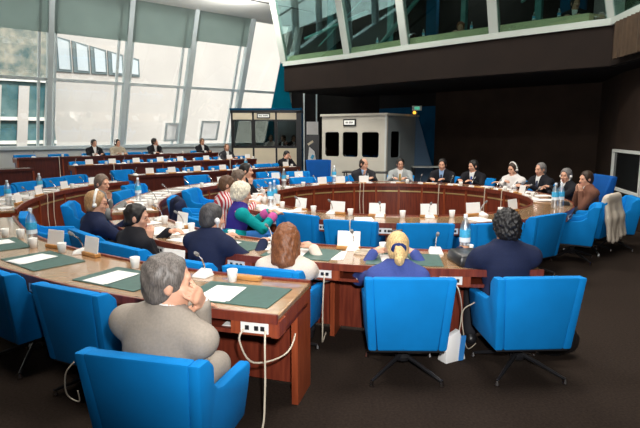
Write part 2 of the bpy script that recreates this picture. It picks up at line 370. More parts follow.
# right wall: lit-dark viewing windows in pale frames
def wall_window(n, p0, p1, z0, z1, off=.06):
    a, b = Vector((*p0, 0)), Vector((*p1, 0)); d = (b-a).normalized(); nn = Vector((d.y, -d.x, 0)); 
    if nn.x > 0: nn = -nn
    mb = MB(); w = .055
    def br(s0, s1, za, zb):
        A, B = a+d*s0, a+d*s1; k = nn*off
        mb.hexa([v+Vector((0, 0, za)) for v in (A, B, B+k, A+k)]+[v+Vector((0, 0, zb)) for v in (A, B, B+k, A+k)])
    L = (b-a).length
    br(0, L, z0, z0+w); br(0, L, z1-w, z1); br(0, w, z0+w, z1-w); br(L-w, L, z0+w, z1-w)
    o = struct(mb.build('window_%d' % n, 'pale'))
    mb = MB(); A, B = a+d*w, a+d*(L-w); k = nn*.02
    mb.hexa([v+Vector((0, 0, z0+w)) for v in (A, B, B+k, A+k)]+[v+Vector((0, 0, z1-w)) for v in (A, B, B+k, A+k)]); mb.build('window_pane', M['blackglass'], o)
M['blackglass'] = mat('black_window_glass', (.012, .014, .015), .08, var=.3, scale=1.5)
wall_window(30, (5.98, 10.8), (5.65, 9.25), .62, 1.42)
wall_window(31, (5.63, 9.3), (5.4, 7.7), 1.85, 2.38)
# ---------------------------------------------------------------- outside
mb = MB(); mb.box((-20, 60, -3.1), (160, 80, .2)); struct(mb.build('ground', 'ground'))
def ob(name, label, t0, t1, off, z0, z1, m):
    a, b = wl(t0, -off), wl(t1, -off); n = NI*3
    mb = MB(); mb.strip([a, b], [a-n, b-n], z0, z1); o = mb.build(name, m); tag(o, label, 'building'); return o
A = ob('glazed_building', 'teal glazed office wing outside the leftmost window', -12, 4.1, 9, -3, 9.5, 'oglass')
mb = MB(); mb.strip([wl(-12, -8.9), wl(4.1, -8.9)], [wl(-12, -9), wl(4.1, -9)], 4.2, 9.4); mb.build('upper_facade', 'obuild2', A)
for z in (-.2, 1.2, 2.3, 4.1):
    mb = MB(); mb.strip([wl(-12, -8.8), wl(4.1, -8.8)], [wl(-12, -9), wl(4.1, -9)], z, z+.16); mb.build('floor_band', 'pale', A)
for k in range(14):
    t = -11.5+k*1.15; mb = MB(); a, b = wl(t, -8.75, -1), wl(t+.55, -8.75, 3.9); u = D*.22
    mb.hexa([a-u, a+u, a+u-NI*.1, a-u-NI*.1, b-u, b+u, b+u-NI*.1, b-u-NI*.1]); mb.build('slanted_fin', 'obuild', A)
B = ob('white_building', 'bright white building with a band of windows outside', 4.3, 24, 12, -3, 11, 'obuild')
for k in range(5):
    t = 5.1+k*.95; z0, z1 = 5.0, 6.85-.17*k
    mb = MB(); mb.hexa([wl(t, -11.9, z0), wl(t+.86, -11.9, z0), wl(t+.86, -12, z0), wl(t, -12, z0), wl(t, -11.9, z1), wl(t+.86, -11.9, z1-.16), wl(t+.86, -12, z1-.16), wl(t, -12, z1)]); w = mb.build('window', 'odark', B)
    mb = MB(); mb.hexa([wl(t+.2, -11.85, z0+.12), wl(t+.76, -11.85, z0+.12), wl(t+.76, -12, z0+.12), wl(t+.2, -12, z0+.12), wl(t+.2, -11.85, z1-.12), wl(t+.76, -11.85, z1-.27), wl(t+.76, -12, z1-.27), wl(t+.2, -12, z1-.12)]); mb.build('pane', 'ogl2', w)
def framed(label, t, w, z0, z1):
    o = thing('notice_board', label, 'board', wl(t, -.05))
    a, b, c, e = (wz(t, z0, .03)-o.location, wz(t+w, z0, .03)-o.location, wz(t+w, z1, .03)-o.location, wz(t, z1, .03)-o.location); n = NI*.05; mb = MB()
    ud, uv = D*.08, (e-a).normalized()*.08
    for p, q, r_, s_ in ((a, b, b+uv, a+uv), (e-uv, c-uv, c, e), (a+uv, a+uv+ud, e-uv+ud, e-uv), (b+uv-ud, b+uv, c-uv, c-uv-ud)):
        mb.hexa([p, q, q+n, p+n, s_, r_, r_+n, s_+n])
    mb.build('board_frame', 'frame', o)
    mb = MB(); n = NI*.01; mb.hexa([a+ud+uv, b-ud+uv, b-ud+uv+n, a+ud+uv+n, e+ud-uv, c-ud-uv, c-ud-uv+n, e+ud-uv+n]); mb.build('board_face', 'frost', o)
framed('framed white board standing against the windows left of the cream booth', 7.05, .82, 1.42, 2.2)
framed('pale board low in the window behind the rear row of desks', 5.55, .55, 1.4, 2.1)
# ---------------------------------------------------------------- desks
def desk(label, path, group, seats=(), z=0., sock=(), name='curved_desk', step=None, gold=True):
    """path: list of (inner point, outer point) stations; the panel is on the inner side, people sit on the outer side"""
    I = [Vector((*p, 0)) for p, q in path]; O = [Vector((*q, 0)) for p, q in path]
    ix = len(I)//2
    root = thing(name, label, 'desk', (I[ix].x, I[ix].y, z), 0, group); off = Vector((I[ix].x, I[ix].y, 0))
    def mix(t): return [i.lerp(o, t)-off for i, o in zip(I, O)]
    def bld(mb, n, m, **k): return mb.build(n, m, root, **k)
    mb = MB(); mb.strip(mix(0), mix(1), .705, .74); bld(mb, 'tabletop', 'top', bevel=.006, seg=1)
    mb = MB(); mb.strip(mix(-.012), mix(.03), .69, .755); mb.strip(mix(.985), mix(1.012), .69, .745); bld(mb, 'edge_band', 'wood' if gold else 'shadewood')
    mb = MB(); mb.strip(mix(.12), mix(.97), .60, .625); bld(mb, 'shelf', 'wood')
    mb = MB(); mb.strip(mix(.06), mix(.11), .03, .70); bld(mb, 'front_panel', 'wood' if gold else 'shadewood')
    if gold:
        mb = MB(); mb.strip(mix(.045), mix(.062), .585, .61); bld(mb, 'brass_strip', 'gold')
    n = len(I)
    def fin(i, w, full=False):
        a, b = I[i]-off, O[i]-off; d = (b-a); j = min(max(i, 1), n-2)
        tg = (I[j+1]-I[j-1]).normalized()*(.02 if i not in (0, n-1) else .022)
        s = tg if i not in (0, n-1) else tg
        if i == 0: lo, hi = Vector(), tg*2
        elif i == n-1: lo, hi = -tg*2, Vector()
        else: lo, hi = -tg, tg
        A, B = a+d*.02, a+d*w
        mb = MB(); mb.hexa([p+Vector((0, 0, 0)) for p in (A+lo, A+hi, B+hi, B+lo)]+[p+Vector((0, 0, .705)) for p in (A+lo, A+hi, B+hi, B+lo)]); bld(mb, 'support_panel', 'woodlit')
        A, B = a+d*w, a+d*.985
        mb = MB(); mb.hexa([p+Vector((0, 0, .60)) for p in (A+lo, A+hi, B+hi, B+lo)]+[p+Vector((0, 0, .705)) for p in (A+lo, A+hi, B+hi, B+lo)]); bld(mb, 'shelf_end', 'woodlit')
    fin(0, .45); fin(n-1, .45)
    step = step or 4
    for i in range(step, n-2, step):
        fin(i, .42)
        if gold:
            a, b = I[i]-off, O[i]-off; tg = (I[i+1]-I[i-1]).normalized()*.008; d = b-a
            mb = MB(); A, B = a+d*.045, a+d*.07; mb.hexa([p+Vector((0, 0, .03)) for p in (A-tg, A+tg, B+tg, B-tg)]+[p+Vector((0, 0, .69)) for p in (A-tg, A+tg, B+tg, B-tg)]); bld(mb, 'panel_joint', 'gold')
    for i in sock:    # socket block on the seat side, between shelf and top
        k = int(i); f = i-k; k2 = min(k+1, n-1)
        a = I[k].lerp(I[k2], f)-off; b = O[k].lerp(O[k2], f)-off; d = (b-a).normalized(); tg = Vector((-d.y, d.x, 0)); rot = Matrix.Rotation(math.atan2(tg.y, tg.x), 3, 'Z')
        mb = MB(); c = b-d*.06; mb.box((c.x, c.y, .655), (.30, .11, .092), rot); s = bld(mb, 'socket_block', 'woodlit')
        mb = MB(); c = b-d*.002; mb.box((c.x, c.y, .655), (.17, .008, .062), rot); p = mb.build('socket_plate', 'white', s)
        for q in (-.045, .012, .05):
            mb = MB(); c = b+d*.003+tg*q; mb.box((c.x, c.y, .655), (.024, .008, .026), rot); mb.build('socket', 'black', s)
    return root
R1T = [(0, 2.05, 2.60)]
R2T = [(112, 3.55, 4.15), (180, 3.58, 4.17), (205, 3.65, 4.25), (214, 3.75, 4.36), (240, 3.88, 4.50), (262, 3.95, 4.57), (282, 4.0, 4.66)]
R3T = [(154, 5.75, 6.38), (168, 5.75, 6.38), (178, 5.68, 6.33), (187, 5.56, 6.22), (197, 5.42, 6.10), (210, 5.25, 5.92), (235, 5.10, 5.78), (256, 5.08, 5.78)]
def arc(tab, a0, a1, st=2.5):
    n = max(3, round(abs(a1-a0)/st)); L = []
    for i in range(n+1):
        a = a0+(a1-a0)*i/n; ri, ro = lerp(tab, a); L.append((pol(ri, a), pol(ro, a)))
    return L
desk('innermost curved mahogany desk, far half, its polished front panel facing the camera', arc(R1T, -20, 182, 2.5), 'ring of curved desks', step=5)
desk('innermost curved desk, near half, behind the pushed-in blue chairs', arc(R1T, 186, 334, 2.5), 'ring of curved desks', step=6, sock=[(a-186)/148*59 for a in (201, 216, 228, 242.5, 259.5, 276, 294, 312, 324)])
desk('second curved desk, near part, where the blonde woman writes', arc(R2T, 213, 275.8, 2.1), 'ring of curved desks', step=5, sock=[(a-213)/62.8*30 for a in (222, 232, 245, 254.8, 267.3)])
desk('second curved desk, left rear part, beyond the man resting his chin in a grey suit', arc(R2T, 112, 204.5, 2.2), 'ring of curved desks', step=5)
desk('outer curved desk in the left foreground with green blotters', arc(R3T, 203, 255.6, 2), 'ring of curved desks', step=5, sock=[(a-203)/52.6*26 for a in (222, 236, 254.2)])
desk('outer curved desk at far left with two water bottles, below the tiers', arc(R3T, 154, 196.5, 2.2), 'ring of curved desks', step=4)
def srow(off, t0, t1, w=.6):
    n = max(4, round((t1-t0)/.42)); L = []
    for i in range(n+1):
        t = t0+(t1-t0)*i/n; a, b = wl(t, off), wl(t, off-w); L.append(((a.x, a.y), (b.x, b.y)))
    return L
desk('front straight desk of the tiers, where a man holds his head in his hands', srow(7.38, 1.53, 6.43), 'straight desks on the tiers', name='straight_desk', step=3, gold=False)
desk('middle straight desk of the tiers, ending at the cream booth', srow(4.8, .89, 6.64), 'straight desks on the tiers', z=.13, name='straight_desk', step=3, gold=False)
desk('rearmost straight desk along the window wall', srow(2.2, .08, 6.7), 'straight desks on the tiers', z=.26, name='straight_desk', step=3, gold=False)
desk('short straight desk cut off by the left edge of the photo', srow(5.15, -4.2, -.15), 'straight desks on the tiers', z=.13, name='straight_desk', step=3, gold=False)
# ---------------------------------------------------------------- chairs
def make_chair(label, fab='blue', tall=False):
    t = thing('upholstered_armchair', label, 'chair')
    H = 1.06 if tall else .80
    def X(z): return .272+.036*(z-.26)/.53     # half width grows upwards
    def yb(z): return -.25-.075*(z-.26)/.53
    # back: trapezoid slab, leaning
    mb = MB(); a, b, ti, z0, z1 = .0, .0, .085, .26, H
    mb.hexa([(-X(z0)+.062, yb(z0), z0), (X(z0)-.062, yb(z0), z0), (X(z0)-.062, yb(z0)+ti+.03, z0), (-X(z0)+.062, yb(z0)+ti+.03, z0),
             (-X(z1)+.05, yb(z1), z1), (X(z1)-.05, yb(z1), z1), (X(z1)-.055, yb(z1)+ti, z1-.005), (-X(z1)+.055, yb(z1)+ti, z1-.005)])
    mb.build('backrest', fab, t, bevel=.018)
    # sides: L-profile with a soft inner corner
    top = [(yb(H)+.005, H-.004), (yb(H)+.10, H-.01)]
    ez = .585
    c0 = (yb(.74)+.15, .735)
    prof = [(yb(.26)+.004, .26)]+top+[c0, (-.155, .64), (-.115, .605), (-.05, ez), (.10, ez-.008), (.27, ez-.02), (.295, ez-.05), (.275, .42), (.235, .27)]
    for s in (-1, 1):
        V = []; n = len(prof)
        for (y, z) in prof: V.append((s*(X(z)-.062), y, z))
        for (y, z) in prof: V.append((s*X(z), y, z))
        mb = MB(); mb.add(V, [tuple(range(n)), tuple(range(2*n-1, n-1, -1))]+[(i, (i+1) % n, n+(i+1) % n, n+i) for i in range(n)])
        mb.build('armrest', fab, t, bevel=.016)
    mb = MB(); mb.box((0, .02, .385), (.43, .50, .12), taper=1.04); mb.box((0, .005, .295), (.43, .48, .06)); mb.build('seat', fab, t, bevel=.02)
    mb = MB(); mb.box((0, 0, .258), (.50, .46, .022)); mb.lathe([(.03, .12), (.03, .25)], n=10); mb.lathe([(.05, .10), (.055, .125), (.04, .14)], n=10); mb.build('pedestal', 'black', t)
    for k in range(4):
        a = math.pi/4+k*math.pi/2; c, s = math.cos(a), math.sin(a)
        mb = MB(); mb.tube([(c*.02, s*.02, .14), (c*.16, s*.16, .10), (c*.345, s*.345, .04)], [.017, .015, .011], 6)
        l = mb.build('leg', 'black', t)
        mb = MB(); mb.lathe([(.018, 0), (.02, .012), (.01, .045)], (c*.345, s*.345, 0), 8); mb.build('glide', 'chrome', l)
    return t
CH0 = None
def chair(x, y, label, rot=None, z=0., group=None, tall=False, _c={}):
    key = tall; r = faceC(x, y) if rot is None else R(rot)
    if key not in _c:
        _c[key] = o = make_chair(label, 'dblue' if tall else 'blue', tall); o.location = (x, y, z); o.rotation_euler.z = r
        if group: o['group'] = group
        return o
    return dup(_c[key], label, (x, y, z), r, group)
g3, g2, g1 = 'chairs of the outer ring', 'chairs of the second ring', 'chairs of the inner ring'
chair(-.72, 2.46, 'blue armchair filling the lower left corner, the man in a grey suit sits in it', -14, group=g3)
chair(-1.46, 3.46, 'empty blue armchair at the left edge, right of its neighbour, pushed under the green-blotter desk', -26, group=g3)
chair(-2.22, 3.93, 'empty blue armchair cut off by the left edge of the photo', -35, group=g3)
chair(.61, 3.72, 'blue armchair seen square from behind under the blonde woman', -1, group=g2)
chair(1.47, 3.74, 'blue armchair at the lower right, turned aside, behind the man in navy', 3, group=g2)
chair(-.33, 3.97, 'blue armchair under the brown-haired woman in cream', -19, group=g2)
chair(-.95, 4.22, 'blue armchair under the man wearing a white earpiece', -30, group=g2)
chair(-1.55, 4.70, 'blue armchair under the dark-haired man seen in profile', -37, group=g2)
chair(-2.12, 5.28, 'blue armchair under the person with glasses and a white headset', -46, group=g2)
chair(-3.28, 6.35, 'empty blue armchair turned side-on in the gap left of the seated pair', -62, group=g2)
chair(-3.20, 7.30, 'blue armchair under the grey-haired man in a grey suit', -75, group=g2)
chair(-3.02, 8.75, 'empty blue armchair, nearer of two overlapping behind the table with a lone bottle', -96, group=g2)
chair(-3.22, 9.75, 'empty blue armchair, farther of two overlapping behind the table with a lone bottle', -108, group=g2)
chair(-2.60, 11.75, 'empty blue armchair facing the camera behind the navy jacket chair', -136, group=g2)
chair(-.46, 12.9, 'empty blue armchair with its back against the aisle by the tall dark chair', -159, group=g2)
chair(-1.15, 12.75, 'empty blue armchair right of the man holding his head, one row nearer', -152, group=g2)
chair(-.13, 6.50, 'empty blue armchair pushed to the inner desk, nearest to the white-haired woman', -35, group=g1)
chair(.42, 6.03, 'empty blue armchair with a cream cable and pendant hanging over its back', -18, group=g1)
chair(1.14, 5.86, 'empty blue armchair straight beyond the blonde woman', -2, group=g1)
chair(1.85, 5.88, 'empty blue armchair beyond the bottle, left of the curly dark head', 12, group=g1)
chair(2.56, 6.42, 'empty blue armchair right of the curly dark head', 33, group=g1)
chair(3.50, 7.20, 'blue armchair seen side-on at the right end of the inner desk', 62, group=g1)
chair(3.98, 7.72, 'blue armchair with a beige coat over its back at the right', 44, group=g1)
chair(4.46, 7.98, 'blue armchair set back against the dark wall at far right, behind the draped coat', 75, group=g1)
chair(-1.25, 6.15, 'blue armchair under the white-haired woman in the colourful jacket', -50, group=g1)
chair(-1.62, 7.15, 'blue armchair under the woman in red and white stripes', -68, group=g1)
chair(-1.95, 7.95, 'blue armchair under the person hidden behind the striped shirt', -82, group=g1)
chair(-1.95, 9.0, 'blue armchair under the dark-haired man resting his chin on his hand', -97, group=g1)
chair(-.95, 10.75, 'empty blue armchair at the inner desk, left of the two name-carded empty seats', -138, group=g1)
chair(-.24, 11.15, 'empty blue armchair at the inner desk behind the left of two name cards', -151, group=g1)
chair(.38, 11.35, 'empty blue armchair at the inner desk beside the balding man', -162, group=g1)
FAR = [(94.6, 'the balding man in dark suit'), (80, 'the man in a light grey suit'), (63.6, 'the moustached man in dark suit'), (51.5, 'the man looking left in dark suit'), (36, 'the person in a white shirt'), (24.7, 'the bald-browed man in black'), (12.7, 'the grey-haired man in profile')]
for a, who in FAR:
    x, y = pol(3.32, a); chair(x, y, 'blue armchair behind '+who+' at the far desk', group=g1)
chair(.0, 13.3, 'tall deep blue armchair standing empty before the dark gap between the booths', -172, tall=True)
x, y = 4.36, 8.72; chair(x, y, 'tall blue armchair behind the person in brown', tall=True)
x, y = pol(2.98, 172)
ordn = lambda k: ORD[k]
# outer ring, far left
for k, (x, y) in enumerate([(-5.42, 8.35), (-5.50, 9.45), (-5.50, 10.25), (-5.42, 11.15), (-5.32, 11.85)]):
    chair(x, y, ordn(k)+' blue armchair from the left behind the far left curved desk', group='chairs at the far left desk')
def lp(off, px):   # t on a tier line under a viewing direction
    a = (px-320)/530; p = P0+NI*off; return (a*p.y-p.x)/(D.x-a*D.y)
rowrot = math.degrees(math.atan2(-NI.x, NI.y))
for off, z, sit, pxs, nm in ((6.42, 0, (286,), (172, 197.5, 223, 247, 268), 'front straight desk of the tiers'), (3.85, .13, (226,), (84, 113, 137, 161, 181, 207, 245), 'middle straight desk of the tiers'),
                    (1.28, .26, (95, 118, 155, 202), (28, 48, 62, 78, 106, 137, 169, 188), 'rearmost desk by the windows')):
    ts = [lp(off, px) for px in sit]
    for px in pxs:
        t = lp(off, px)
        if min(abs(t-q) for q in ts) > .645: ts.append(t)
    for k, t in enumerate(sorted(ts)):
        p = wl(t, off); chair(p.x, p.y, ordn(k)+' blue armchair from the left behind the '+nm, rowrot, z, 'chairs at the '+nm)
p = wl(1.75, 6.2); chair(p.x, p.y, 'blue armchair in the aisle at the left end of the front tier desk', -128, 0)
for k, t in enumerate((-3.3, -2.2, -1.2)):
    p = wl(t, 4.25); chair(p.x, p.y, ordn(k)+' blue armchair from the left behind the cut-off desk at the left edge', rowrot, .13, 'chairs at the cut-off desk')
# ---------------------------------------------------------------- interpreters' booths
def slab_with_windows(w, z0, z1, wins, th, y0=0.):
    """panel in the local XZ plane with rounded rectangular openings; returns MB with strips around holes (grid of boxes + corner fillets)"""
    mb = MB(); xs = sorted({0, w, *[v for a in wins for v in (a[0], a[1])]}); zs = sorted({z0, z1, *[v for a in wins for v in (a[2], a[3])]})
    for i in range(len(xs)-1):
        for j in range(len(zs)-1):
            cx, cz = (xs[i]+xs[i+1])/2, (zs[j]+zs[j+1])/2
            if any(a[0] < cx < a[1] and a[2] < cz < a[3] for a in wins): continue
            mb.box((cx, y0+th/2, cz), (xs[i+1]-xs[i], th, zs[j+1]-zs[j]))
    for a in wins:
        r = .07
        for sx, sz, x, z in ((1, 1, a[0], a[2]), (-1, 1, a[1], a[2]), (1, -1, a[0], a[3]), (-1, -1, a[1], a[3])):
            poly = [(x, z)]+[(x+sx*r*(1-math.sin(t)), z+sz*r*(1-math.cos(t))) for t in [k*math.pi/10 for k in range(6)]]
            mb.prism(poly, 'y', y0, y0+th)
    return mb
def pane(w, a, y, m, par, name='window_pane'):
    mb = MB(); mb.box(((a[0]+a[1])/2, y, (a[2]+a[3])/2), (a[1]-a[0]-.004, .01, a[3]-a[2]-.004)); return mb.build(name, m, par)
def sign(par, x, z, w, h, y):
    mb = MB(); mb.box((x, y-.015, z), (w, .03, h)); s = mb.build('sign_frame', 'black', par)
    mb = MB(); mb.box((x, y-.033, z), (w-.07, .008, h-.07)); mb.build('sign_face', 'signw', s)
    mb = MB(); q = w-.16; xx = x-q/2; rnd = random.Random(3)
    for k in range(9):      # illegible small black lettering
        if k == 3: continue
        mb.box((xx+q*(k+.5)/9, y-.039, z), (q/9*.55, .004, (h-.07)*.42))
    mb.build('sign_lettering', 'ink', s)
# cream booth
bt = thing('interpreter_booth', 'cream interpreters booth with three dark-framed windows left of the gap', 'booth', (-3.36, 20.5, .0))
KX = 1.235
wins = [tuple(v*KX for v in w)+(1.23, 2.18) for w in ((.07, .60), (.72, 1.31), (1.41, 1.98))]
for x0, x1 in ((.03, .63), (.68, 1.35), (1.38, 2.01)):
    mb = MB(); mb.box(((x0+x1)/2*KX, .03, .58), ((x1-x0)*KX, .05, 1.14)); mb.build('lower_panel', 'cream', bt)
    mb = MB(); mb.box(((x0+x1)/2*KX, .03, 2.36), ((x1-x0)*KX, .05, .26)); mb.build('upper_panel', 'cream', bt)
slab_with_windows(2.02*KX, 1.15, 2.23, wins, .06, .0).build('window_frame', 'black', bt)
for a in wins: pane(0, a, .05, 'bglass', bt)
for x in (.0, .655, 1.365, 2.07):
    mb = MB(); mb.box((x*KX, .05, 1.27), (.07 if x < 2 else .19, .12, 2.53)); mb.build('post', 'black', bt)
mb = MB(); mb.box((1.05*KX, .06, 2.53), (2.7, .14, .10)); mb.build('header', 'black', bt)
mb = MB(); mb.box((1.05*KX, .78, 2.62), (2.75, 1.6, .07)); mb.build('roof', 'wallblue', bt)
mb = MB(); mb.box((2.10*KX, .78, 1.28), (.06, 1.45, 2.5)); mb.build('side_wall', 'black', bt)
mb = MB(); mb.box((0, .78, .62), (.05, 1.4, 1.24)); mb.build('low_side_wall', 'black', bt)
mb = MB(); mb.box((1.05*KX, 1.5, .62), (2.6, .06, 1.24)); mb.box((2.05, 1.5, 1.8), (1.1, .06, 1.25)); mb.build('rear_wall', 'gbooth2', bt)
mb = MB(); mb.box((.75, 1.5, 1.85), (1.45, .02, 1.2)); mb.build('rear_pane', 'glass', bt)
mb = MB(); mb.box((1.05*KX, .35, 1.02), (2.4, .4, .04)); mb.build('worktop', 'black', bt)
light('booth_inside_fill', 'POINT', (-2.0, 21.2, 2.45), 14, (1, .96, .9), .06)  # unseen light added to brighten the inside of the cream booth
sign(bt, .98*KX, 2.37, .50, .19, .0)
# grey booth, turned a little
ang = math.atan2(14.3-15.46, 1.78-.06)
bg = thing('interpreter_booth', 'pale grey interpreters booth with black round-cornered windows right of the gap', 'booth', (.06, 15.46, 0), ang)
WF = 2.07; zt = 2.2
wins = [(.10, .58, 1.07, 1.76), (.69, 1.19, 1.07, 1.76), (1.31, 1.84, 1.07, 1.76)]
slab_with_windows(WF, .0, zt, wins, .08).build('front_wall', 'gbooth', bg)
for a in wins: pane(0, a, .03, 'bglass2', bg)
mb = slab_with_windows(1.92, 0, zt, [(.25, .80, 1.06, 1.78)], .06)
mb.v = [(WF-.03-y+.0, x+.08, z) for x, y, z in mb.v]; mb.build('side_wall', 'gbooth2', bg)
mb = MB(); mb.box((WF-.06, .08+.525, 1.42), (.01, .56, .73)); mb.build('window_pane', 'bglass2', bg)
mb = MB(); mb.box((WF/2, 2.0, zt/2), (WF, .06, zt)); mb.box((.03, 1.0, zt/2), (.06, 1.95, zt)); mb.build('rear_wall', 'gbooth2', bg)
mb = MB(); mb.box((WF/2, 1.0, zt+.03), (WF+.06, 2.1, .06)); mb.build('roof', 'gbooth', bg)
mb = MB(); mb.box((WF-.02, -.005, zt/2), (.05, .03, zt)); mb.build('corner_post', 'pale', bg)
sign(bg, .93, 2.02, .40, .19, .0)
# side table before the grey booth
sx, sy = 1.35, 13.75
st = thing('side_table', 'low black side table in front of the grey booth', 'table', (sx, sy, 0), R(-12))
mb = MB(); mb.box((0, 0, .73), (1.5, .45, .03)); mb.build('tabletop', 'black', st)
for x in (-.7, .7):
    for y in (-.18, .18):
        mb = MB(); mb.box((x, y, .36), (.03, .03, .71)); mb.build('leg', 'black', st)
# items on the blue wall at the back: exit sign, orange lamp, narrow shelf
mb = MB(); mb.box((2.72, 15.15, 2.42), (.26, .04, .13)); ex = mb.build('exit_sign', 'white'); tag(ex, 'small green and white emergency sign high above the grey booth', 'sign')
mb = MB(); mb.box((2.72, 15.125, 2.42), (.14, .01, .08)); mb.build('sign_face', 'exit', ex)
mb = MB(); mb.tube([(2.72, 15.16, 2.2), (2.72, 15.16, 2.36)], .012, 6); mb.build('stem', 'black', ex)
mb = MB(); mb.lathe([(.03, 0), (.045, .02), (.045, .06), (.02, .085)], (2.68, 15.3, 2.262), 10); tag(mb.build('beacon_lamp', 'lampo'), 'small glowing orange lamp on the corner of the grey booth', 'lamp')
mb = MB(); mb.box((3.15, 15.6, .75), (.9, .4, .03)); o = mb.build('wall_shelf', 'pale'); tag(o, 'pale narrow table against the blue wall beside the grey booth', 'table')
for x in (2.75, 3.55):
    mb = MB(); mb.box((x, 15.6, .37), (.04, .35, .735)); mb.build('leg', 'black', o)
# poster panel in the gap between the booths
po = thing('poster_stand', 'tall narrow poster panel between the booths with a black and white picture', 'poster', (-.24, 16.9, 0), 0)
mb = MB(); mb.box((0, .02, 1.05), (.42, .03, 2.06)); mb.build('backing', 'black', po)
mb = MB(); mb.box((0, 0, 1.88), (.36, .006, .40)); mb.build('upper_sheet', M['psheet'] if 'psheet' in M else 'paper', po)
mb = MB(); mb.hexa([(-.16, 0, .75), (.16, 0, .62), (.16, .006, .62), (-.16, .006, .75), (-.10, 0, 1.30), (.06, 0, 1.16), (.06, .006, 1.16), (-.10, .006, 1.30)]); mb.build('printed_shape', 'paper', po)
mb = MB(); mb.box((.0, -.004, .98), (.09, .004, .13), Matrix.Rotation(.5, 3, 'Y')); mb.build('printed_patch', 'label', po)
mb = MB(); mb.box((-.06, -.003, 1.42), (.20, .004, .07), Matrix.Rotation(-.6, 3, 'Y')); mb.build('printed_stroke', 'cream', po)
# ---------------------------------------------------------------- people: smooth fields turned into one surface
def V3(*a): return np.array(a if len(a) == 3 else a[0], float)
class Field:
    def __init__(s): s.p = []
    def cap(s, a, b, ra, rb=None, k=.03, sub=False, flat=None):
        """tapered capsule; flat=(axis vector, factor) squeezes it along that axis"""
        s.p.append(('c', V3(a), V3(b), ra, ra if rb is None else rb, k, sub, flat)); return s
    def ell(s, c, r, rot=None, k=.03, sub=False):
        s.p.append(('e', V3(c), V3(r), rot, None, k, sub, None)); return s
    def dist(s, q, P):
        if q[0] == 'c':
            _, a, b, ra, rb, k, sub, fl = q
            X = P-a
            ba = b-a; L = max(ba@ba, 1e-9)
            h = np.clip(X@ba/L, 0, 1); r = ra+(rb-ra)*h
            Y = X-h[..., None]*ba
            if fl is not None:
                ax, fac = fl; c = Y@ax; Y = Y+(c*(1/fac-1))[..., None]*ax
                d = np.sqrt((Y*Y).sum(-1))-r
                return d*fac
            return np.sqrt((Y*Y).sum(-1))-r
        _, c, r, rot, _, k, sub, _ = q
        X = P-c
        if rot is not None: X = X@rot       # rot columns = local axes
        m = min(r); n = np.sqrt(((X/r)**2).sum(-1)); g = np.sqrt(((X/(r*r))**2).sum(-1))+1e-9
        return n*(n-1)/g
    def bb(s, q):
        if q[0] == 'c':
            r = max(q[3], q[4]); return np.minimum(q[1], q[2])-r, np.maximum(q[1], q[2])+r
        r = max(q[2]) if q[3] is not None else q[2]
        return q[1]-r, q[1]+r
    def at(s, P):
        P = np.asarray(P, float); F = np.full(P.shape[:-1], 1.)
        for q in s.p:
            d = s.dist(q, P); F = s.mix(F, d, q[5], q[6])
        return F
    @staticmethod
    def mix(F, d, k, sub):
        if sub:
            h = np.clip(.5-.5*(F+d)/k, 0, 1); return F*(1-h)-d*h+k*h*(1-h)
        h = np.clip(.5+.5*(F-d)/k, 0, 1); return F*(1-h)+d*h-k*h*(1-h)
    def mesh(s, cell):
        B = [s.bb(q) for q in s.p if not q[6]]
        lo = np.min([b[0] for b in B], 0)-cell*2.5; hi = np.max([b[1] for b in B], 0)+cell*2.5
        n = np.ceil((hi-lo)/cell).astype(int)+1
        ax = [lo[i]+cell*np.arange(n[i]) for i in range(3)]
        F = np.full(tuple(n), .5, np.float32)
        for q in s.p:
            a, b = s.bb(q); m = q[5]+cell*2
            i0 = np.maximum(np.floor((a-m-lo)/cell).astype(int), 0); i1 = np.minimum(np.ceil((b+m-lo)/cell).astype(int)+1, n)
            if np.any(i1 <= i0): continue
            sl = tuple(slice(i0[k], i1[k]) for k in range(3))
            P = np.stack(np.meshgrid(*[ax[k][sl[k]] for k in range(3)], indexing='ij'), -1)
            F[sl] = s.mix(F[sl], s.dist(q, P), q[5], q[6])
        return surface_net(F, lo, cell)
